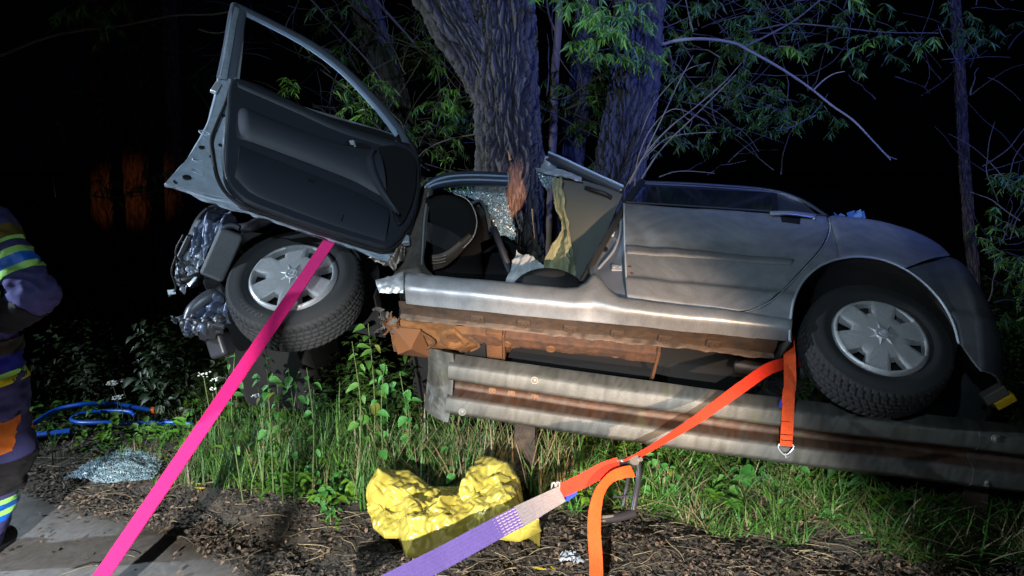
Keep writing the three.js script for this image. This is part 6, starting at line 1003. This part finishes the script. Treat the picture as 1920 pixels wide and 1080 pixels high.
{
  const X = -2.175, Z = -2.95, J = (x, y, z) => V(X + x, y, Z + z);
  const o = thing('person', 'person in navy protective clothing with lime and blue reflective bands, standing with one elbow out', 'person', V());
  const sh = { r: J(0.18, 1.36, 0), l: J(-0.19, 1.38, -0.02) }, el = { r: J(0.365, 1.115, 0.05), l: J(-0.27, 1.1, 0.0) }, wr = { r: J(0.13, 0.96, -0.02), l: J(-0.2, 0.9, -0.2) };
  const hip = { r: J(0.1, 0.88, 0), l: J(-0.1, 0.88, 0) }, kn = { r: J(0.135, 0.47, -0.03), l: J(-0.14, 0.47, -0.02) }, an = { r: J(0.01, 0.1, 0.02), l: J(-0.24, 0.1, 0.02) };
  const neck = J(-0.01, 1.46, -0.02), headC = J(-0.01, 1.62, -0.05);
  const hand = (w, dir, side) => { const d = dir.clone().normalize(), s = side.clone().normalize(), up = d.clone().cross(s), c = w.clone().addScaledVector(d, 0.05), bs = [[w, c, 0.026, 0.032], [c, c.clone().addScaledVector(d, 0.035), 0.032, 0.03]]; [[-0.028, 0.068], [-0.01, 0.078], [0.009, 0.073], [0.027, 0.058]].forEach(([k, L]) => { const a = c.clone().addScaledVector(d, 0.045).addScaledVector(s, k), m = a.clone().addScaledVector(d, L * 0.5).addScaledVector(up, -0.006), e = m.clone().addScaledVector(d, L * 0.42).addScaledVector(up, -0.02); bs.push([a, m, 0.0092, 0.0088], [m, e, 0.0088, 0.0078]); }); const t0 = c.clone().addScaledVector(s, -0.026).addScaledVector(d, -0.012), t1 = t0.clone().addScaledVector(s, -0.03).addScaledVector(d, 0.022), t2 = t1.clone().addScaledVector(d, 0.026).addScaledVector(s, -0.006); bs.push([t0, t1, 0.0125, 0.0105], [t1, t2, 0.0105, 0.009]); return bs; };
  const skin = mat(0.42, 0.24, 0.17, { roughness: 0.6 });
  const core = [[J(0, 0.92, 0), J(0, 1.15, 0), 0.12, 0.125], [J(0, 1.15, 0), J(0, 1.34, 0), 0.125, 0.11], [sh.l, sh.r, 0.055, 0.055], [J(0, 1.36, 0), neck, 0.07, 0.055], [neck, headC.clone().add(V(0, -0.06, 0)), 0.052, 0.055], [headC, headC.clone().add(V(0, 0.06, 0.015)), 0.085, 0.088], [headC.clone().add(V(0, -0.06, -0.04)), headC.clone().add(V(0, 0.0, -0.03)), 0.05, 0.07]];
  for (const k of ['r', 'l']) core.push([sh[k], el[k], 0.048, 0.04], [el[k], wr[k], 0.04, 0.027], [hip[k], kn[k], 0.08, 0.055], [kn[k], an[k], 0.052, 0.04], [an[k], an[k].clone().add(V(0.01, -0.04, -0.14)), 0.038, 0.03]);
  const body = bodyMesh(core, 0.012, 0.03);
  const handsG = [bodyMesh(hand(wr.r, V(-0.7, -0.5, -0.2), V(0.3, -0.2, -1)), 0.004, 0.006), bodyMesh(hand(wr.l, V(0.1, -0.9, -0.5), V(1, 0.1, 0)), 0.004, 0.006)];
  // face: nose, ears, eyes, mouth
  const fc = headC.clone().add(V(0, -0.005, -0.095)), nose = new THREE.ConeGeometry(0.016, 0.045, 12).rotateX(-0.35).translate(fc.x, fc.y - 0.02, fc.z - 0.005);
  const ears = [-1, 1].map(s => new THREE.SphereGeometry(0.028, 14, 10).scale(0.4, 1.1, 0.7).translate(headC.x + s * 0.088, headC.y - 0.01, headC.z + 0.0));
  part('body', [body, ...handsG, nose, ...ears], skin, o);
  const eyes = part('eyes', [-1, 1].map(s => new THREE.SphereGeometry(0.011, 12, 10).translate(fc.x + s * 0.03, fc.y + 0.01, fc.z + 0.012)), mat(0.6, 0.6, 0.6, { roughness: 0.2 }), o);
  part('mouth', tube([V(fc.x - 0.022, fc.y - 0.062, fc.z + 0.014), V(fc.x, fc.y - 0.06, fc.z + 0.004), V(fc.x + 0.022, fc.y - 0.062, fc.z + 0.014)], 0.004, 10, 6), mat(0.3, 0.11, 0.1), o);
  part('hair', [new THREE.SphereGeometry(0.1, 30, 20, 0, 6.3, 0, 1.7).scale(0.94, 0.95, 1.05).rotateX(0.4).translate(headC.x, headC.y + 0.035, headC.z + 0.014)], mat(0.03, 0.02, 0.014, { roughness: 0.9 }), o);
  const navy = mat(0.062, 0.062, 0.21, { roughness: 0.85, bumpMap: webTex, bumpScale: 0.0006 });
  const jacketB = [[J(0, 0.76, 0), J(0, 1.0, 0), 0.18, 0.165, 0.78], [J(0, 1.0, 0), J(0, 1.3, 0), 0.165, 0.16, 0.8], [sh.l, sh.r, 0.085, 0.085], [J(0, 1.38, 0), J(0, 1.46, 0), 0.095, 0.075], [sh.r, el.r, 0.084, 0.074], [el.r, wr.r.clone().lerp(el.r, 0.1), 0.072, 0.052], [sh.l, el.l, 0.084, 0.072], [el.l, wr.l.clone().lerp(el.l, 0.1), 0.07, 0.052], [J(0.09, 0.7, 0), J(0.09, 0.95, 0), 0.155, 0.13], [J(-0.09, 0.7, 0), J(-0.09, 0.95, 0), 0.155, 0.13]];
  let jg = wrinkle(bodyMesh(jacketB, 0.01, 0.03), 0.009, 9);
  jg = between(jg, q => q.y + (q.x - X > 0.2 || q.x - X < -0.2 ? 1 : 0), 0.72, 9, 0).toNonIndexed(); jg.computeVertexNormals();
  { let m = mergeVertices((() => { const g = new THREE.BufferGeometry(); g.setAttribute('position', jg.attributes.position); return g; })(), 1e-4); m.computeVertexNormals(); jg = m.toNonIndexed(); }
  const jacket = part('jacket', jg, navy, o);
  const lime = mat(0.42, 0.9, 0.2, { roughness: 0.45 }), bluB = mat(0.012, 0.16, 0.75, { roughness: 0.4 }), yel = mat(0.75, 0.72, 0.02, { roughness: 0.45 }), dark = mat(0.016, 0.015, 0.018, { roughness: 0.9 }), royal = mat(0.012, 0.02, 0.4, { roughness: 0.6 }), org = mat(0.82, 0.2, 0.022, { roughness: 0.7, bumpMap: webTex, bumpScale: 0.0006 }), oli = mat(0.12, 0.1, 0.015, { roughness: 0.7 });
  const ua = el.r.clone().sub(sh.r).normalize(), fArm = q => q.clone().sub(sh.r).dot(ua), onArm = q => q.x > X + 0.13 && q.y > 0.98;
  const armTilt = q => fArm(q) - 0.12 * (q.x - X - 0.3);
  part('sleeve_band', between(jg, armTilt, 0.135, 0.16, 0.004, onArm), lime, jacket); part('sleeve_band', between(jg, armTilt, 0.16, 0.196, 0.0045, onArm), bluB, jacket); part('sleeve_band', between(jg, armTilt, 0.196, 0.22, 0.004, onArm), lime, jacket);
  part('shoulder_yoke', between(jg, armTilt, 0.045, 0.1, 0.004, q => q.x > X + 0.05 && q.y > 1.1), oli, jacket); part('yoke_edge', between(jg, armTilt, 0.094, 0.108, 0.006, q => onArm(q) && q.z > Z + 0.0), lime, jacket);
  const fa = wr.r.clone().sub(el.r).normalize(); part('forearm_patch', between(jg, q => q.clone().sub(el.r).dot(fa), 0.02, 0.19, 0.004, q => q.y < 1.1 && q.x > X + 0.12 && q.clone().sub(el.r).dot(fa) > 0 && q.y < lerp(1.12, 1.0, (X + 0.3 - q.x) / 0.2)), dark, jacket);
  const torso = q => Math.abs(q.x - X) < 0.24 && q.y < 1.02;
  part('belt', between(jg, q => q.y - 0.15 * (q.x - X), 0.845, 0.9, 0.012, torso), mat(0.05, 0.045, 0.035, { roughness: 0.8 }), jacket);
  part('hem_band', between(jg, q => q.y - 0.28 * (q.x - X), 0.725, 0.842, 0.003, torso), royal, jacket);
  part('hem_stripe', between(jg, q => q.y - 0.28 * (q.x - X), 0.7, 0.728, 0.005, torso), yel, jacket); part('hem_stripe', between(jg, q => q.y - 0.28 * (q.x - X), 0.728, 0.748, 0.006, torso), lime, jacket);
  const legB = []; for (const k of ['r', 'l']) legB.push([hip[k].clone().add(V(0, -0.02, 0)), kn[k], 0.112, 0.098], [kn[k], an[k].clone().add(V(0, 0.02, 0)), 0.098, 0.088]); legB.push([J(-0.06, 0.9, 0), J(0.06, 0.9, 0), 0.1, 0.1]);
  const tg = wrinkle(bodyMesh(legB, 0.01, 0.03), 0.009, 9), trousers = part('trousers', tg, navy, o);
  part('thigh_panel', between(between(tg, q => q.y - 0.3 * (q.x - X), 0.43, 0.76, 0.004).toNonIndexed(), q => q.x - X - 0.008 * Math.sin(q.y * 22), -9, 0.222, 0), org, trousers); part('knee_panel', between(tg, q => q.y - 0.1 * (q.x - X), 0.29, 0.43, 0.004), dark, trousers);
  [[0.255, 0.275, lime], [0.228, 0.255, bluB], [0.205, 0.228, lime], [0.18, 0.205, bluB]].forEach(([a, b, m]) => part('ankle_band', between(tg, q => q.y - 0.1 * (q.x - X), a, b, 0.004), m, trousers));
  part('thigh_pocket', between(tg, q => q.y, 0.63, 0.655, 0.008, q => q.x > X + 0.19 && q.z > Z), dark, trousers);
  const bootB = []; for (const k of ['r', 'l']) bootB.push([an[k].clone().add(V(0, 0.12, 0)), an[k].clone().add(V(0, -0.03, 0.01)), 0.06, 0.058], [an[k].clone().add(V(0, -0.045, 0.03)), an[k].clone().add(V(0.01, -0.055, -0.16)), 0.05, 0.042]);
  part('boots', bodyMesh(bootB, 0.009, 0.02), dark, o);
}
// ------------------------------------------------------------------ the lamps that light the place, on stands outside the frame
function lampStand(name, label, L, r) {
  const p = V(...L.p), aim = V(...L.t).sub(p).normalize(), o = thing(name, label, 'floodlight', V(p.x, 0, p.z)), hd = p.clone().addScaledVector(aim, -0.06).sub(o.position);
  const head = part('lamp_head', [new THREE.CylinderGeometry(r * 1.15, r * 0.8, 0.16, 32).translate(0, -0.085, 0), new THREE.TorusGeometry(r * 1.1, 0.012, 8, 32).rotateX(Math.PI / 2)], M.darkMetal, o); head.quaternion.setFromUnitVectors(V(0, 1, 0), aim); head.position.copy(hd);
  const lens = part('lens', new THREE.CircleGeometry(r, 32).rotateX(-Math.PI / 2).translate(0, 0.004, 0), new THREE.MeshStandardMaterial({ color: 0x888888, emissive: new THREE.Color(...L.c), emissiveIntensity: 3, side: THREE.DoubleSide }), head); lens.castShadow = false;
  part('pole', tube([V(0, 0.02, -0.0).add(V(hd.x, 0, hd.z)).addScaledVector(aim, -0.16).setY(0.02), hd.clone().addScaledVector(aim, -0.16)], 0.02, 4, 12), M.darkMetal, o);
  const f = hd.clone().addScaledVector(aim, -0.16); for (let k = 0; k < 3; k++) { const a = k * 2.094 + 0.5; part('leg', tube([V(f.x, 0.7, f.z).multiply(V(1, Math.min(1, p.y * 0.6), 1)), V(f.x + Math.cos(a) * 0.45, 0.01, f.z + Math.sin(a) * 0.45)], 0.012, 4, 8), M.darkMetal, o); }
}
lampStand('floodlight', 'bright white floodlight on a short tripod left of the photographer', LAMPS.key, 0.06);
lampStand('floodlight', 'cool white floodlight on a tall tripod behind the photographer', LAMPS.flood, 0.06);
lampStand('floodlight', 'white floodlight on a low tripod by the road on the left', LAMPS.side, 0.06);
lampStand('floodlight', 'amber work lamp on a short tripod at the wood on the left', LAMPS.amber, 0.06);
lampStand('floodlight', 'warm low work lamp on a short tripod near the photographer', LAMPS.head, 0.06);
{
  const L = LAMPS.blue, o = thing('blue_beacon', 'blue emergency beacon on a pole behind the photographer', 'beacon', V(L.p[0], 0, L.p[2]));
  part('pole', new THREE.CylinderGeometry(0.03, 0.04, L.p[1] - 0.1, 16).translate(0, (L.p[1] - 0.1) / 2, 0), M.darkMetal, o);
  part('beacon_base', new THREE.CylinderGeometry(0.07, 0.08, 0.05, 24).translate(0, L.p[1] - 0.09, 0), M.darkMetal, o);
  part('beacon_dome', new THREE.SphereGeometry(0.06, 24, 16).translate(0, L.p[1], 0), new THREE.MeshStandardMaterial({ color: 0x101840, emissive: new THREE.Color(0.05, 0.1, 1), emissiveIntensity: 3 }), o).castShadow = false;
}
// put the origin of every built thing at its base
for (const o of scene.children) if (o.isGroup && o.position.lengthSq() === 0 && o.userData.label) {
  const b = new THREE.Box3().setFromObject(o), c = V((b.min.x + b.max.x) / 2, b.min.y, (b.min.z + b.max.z) / 2);
  o.position.copy(c); for (const k of o.children) k.position.sub(c);
}
renderer.render(scene, camera);
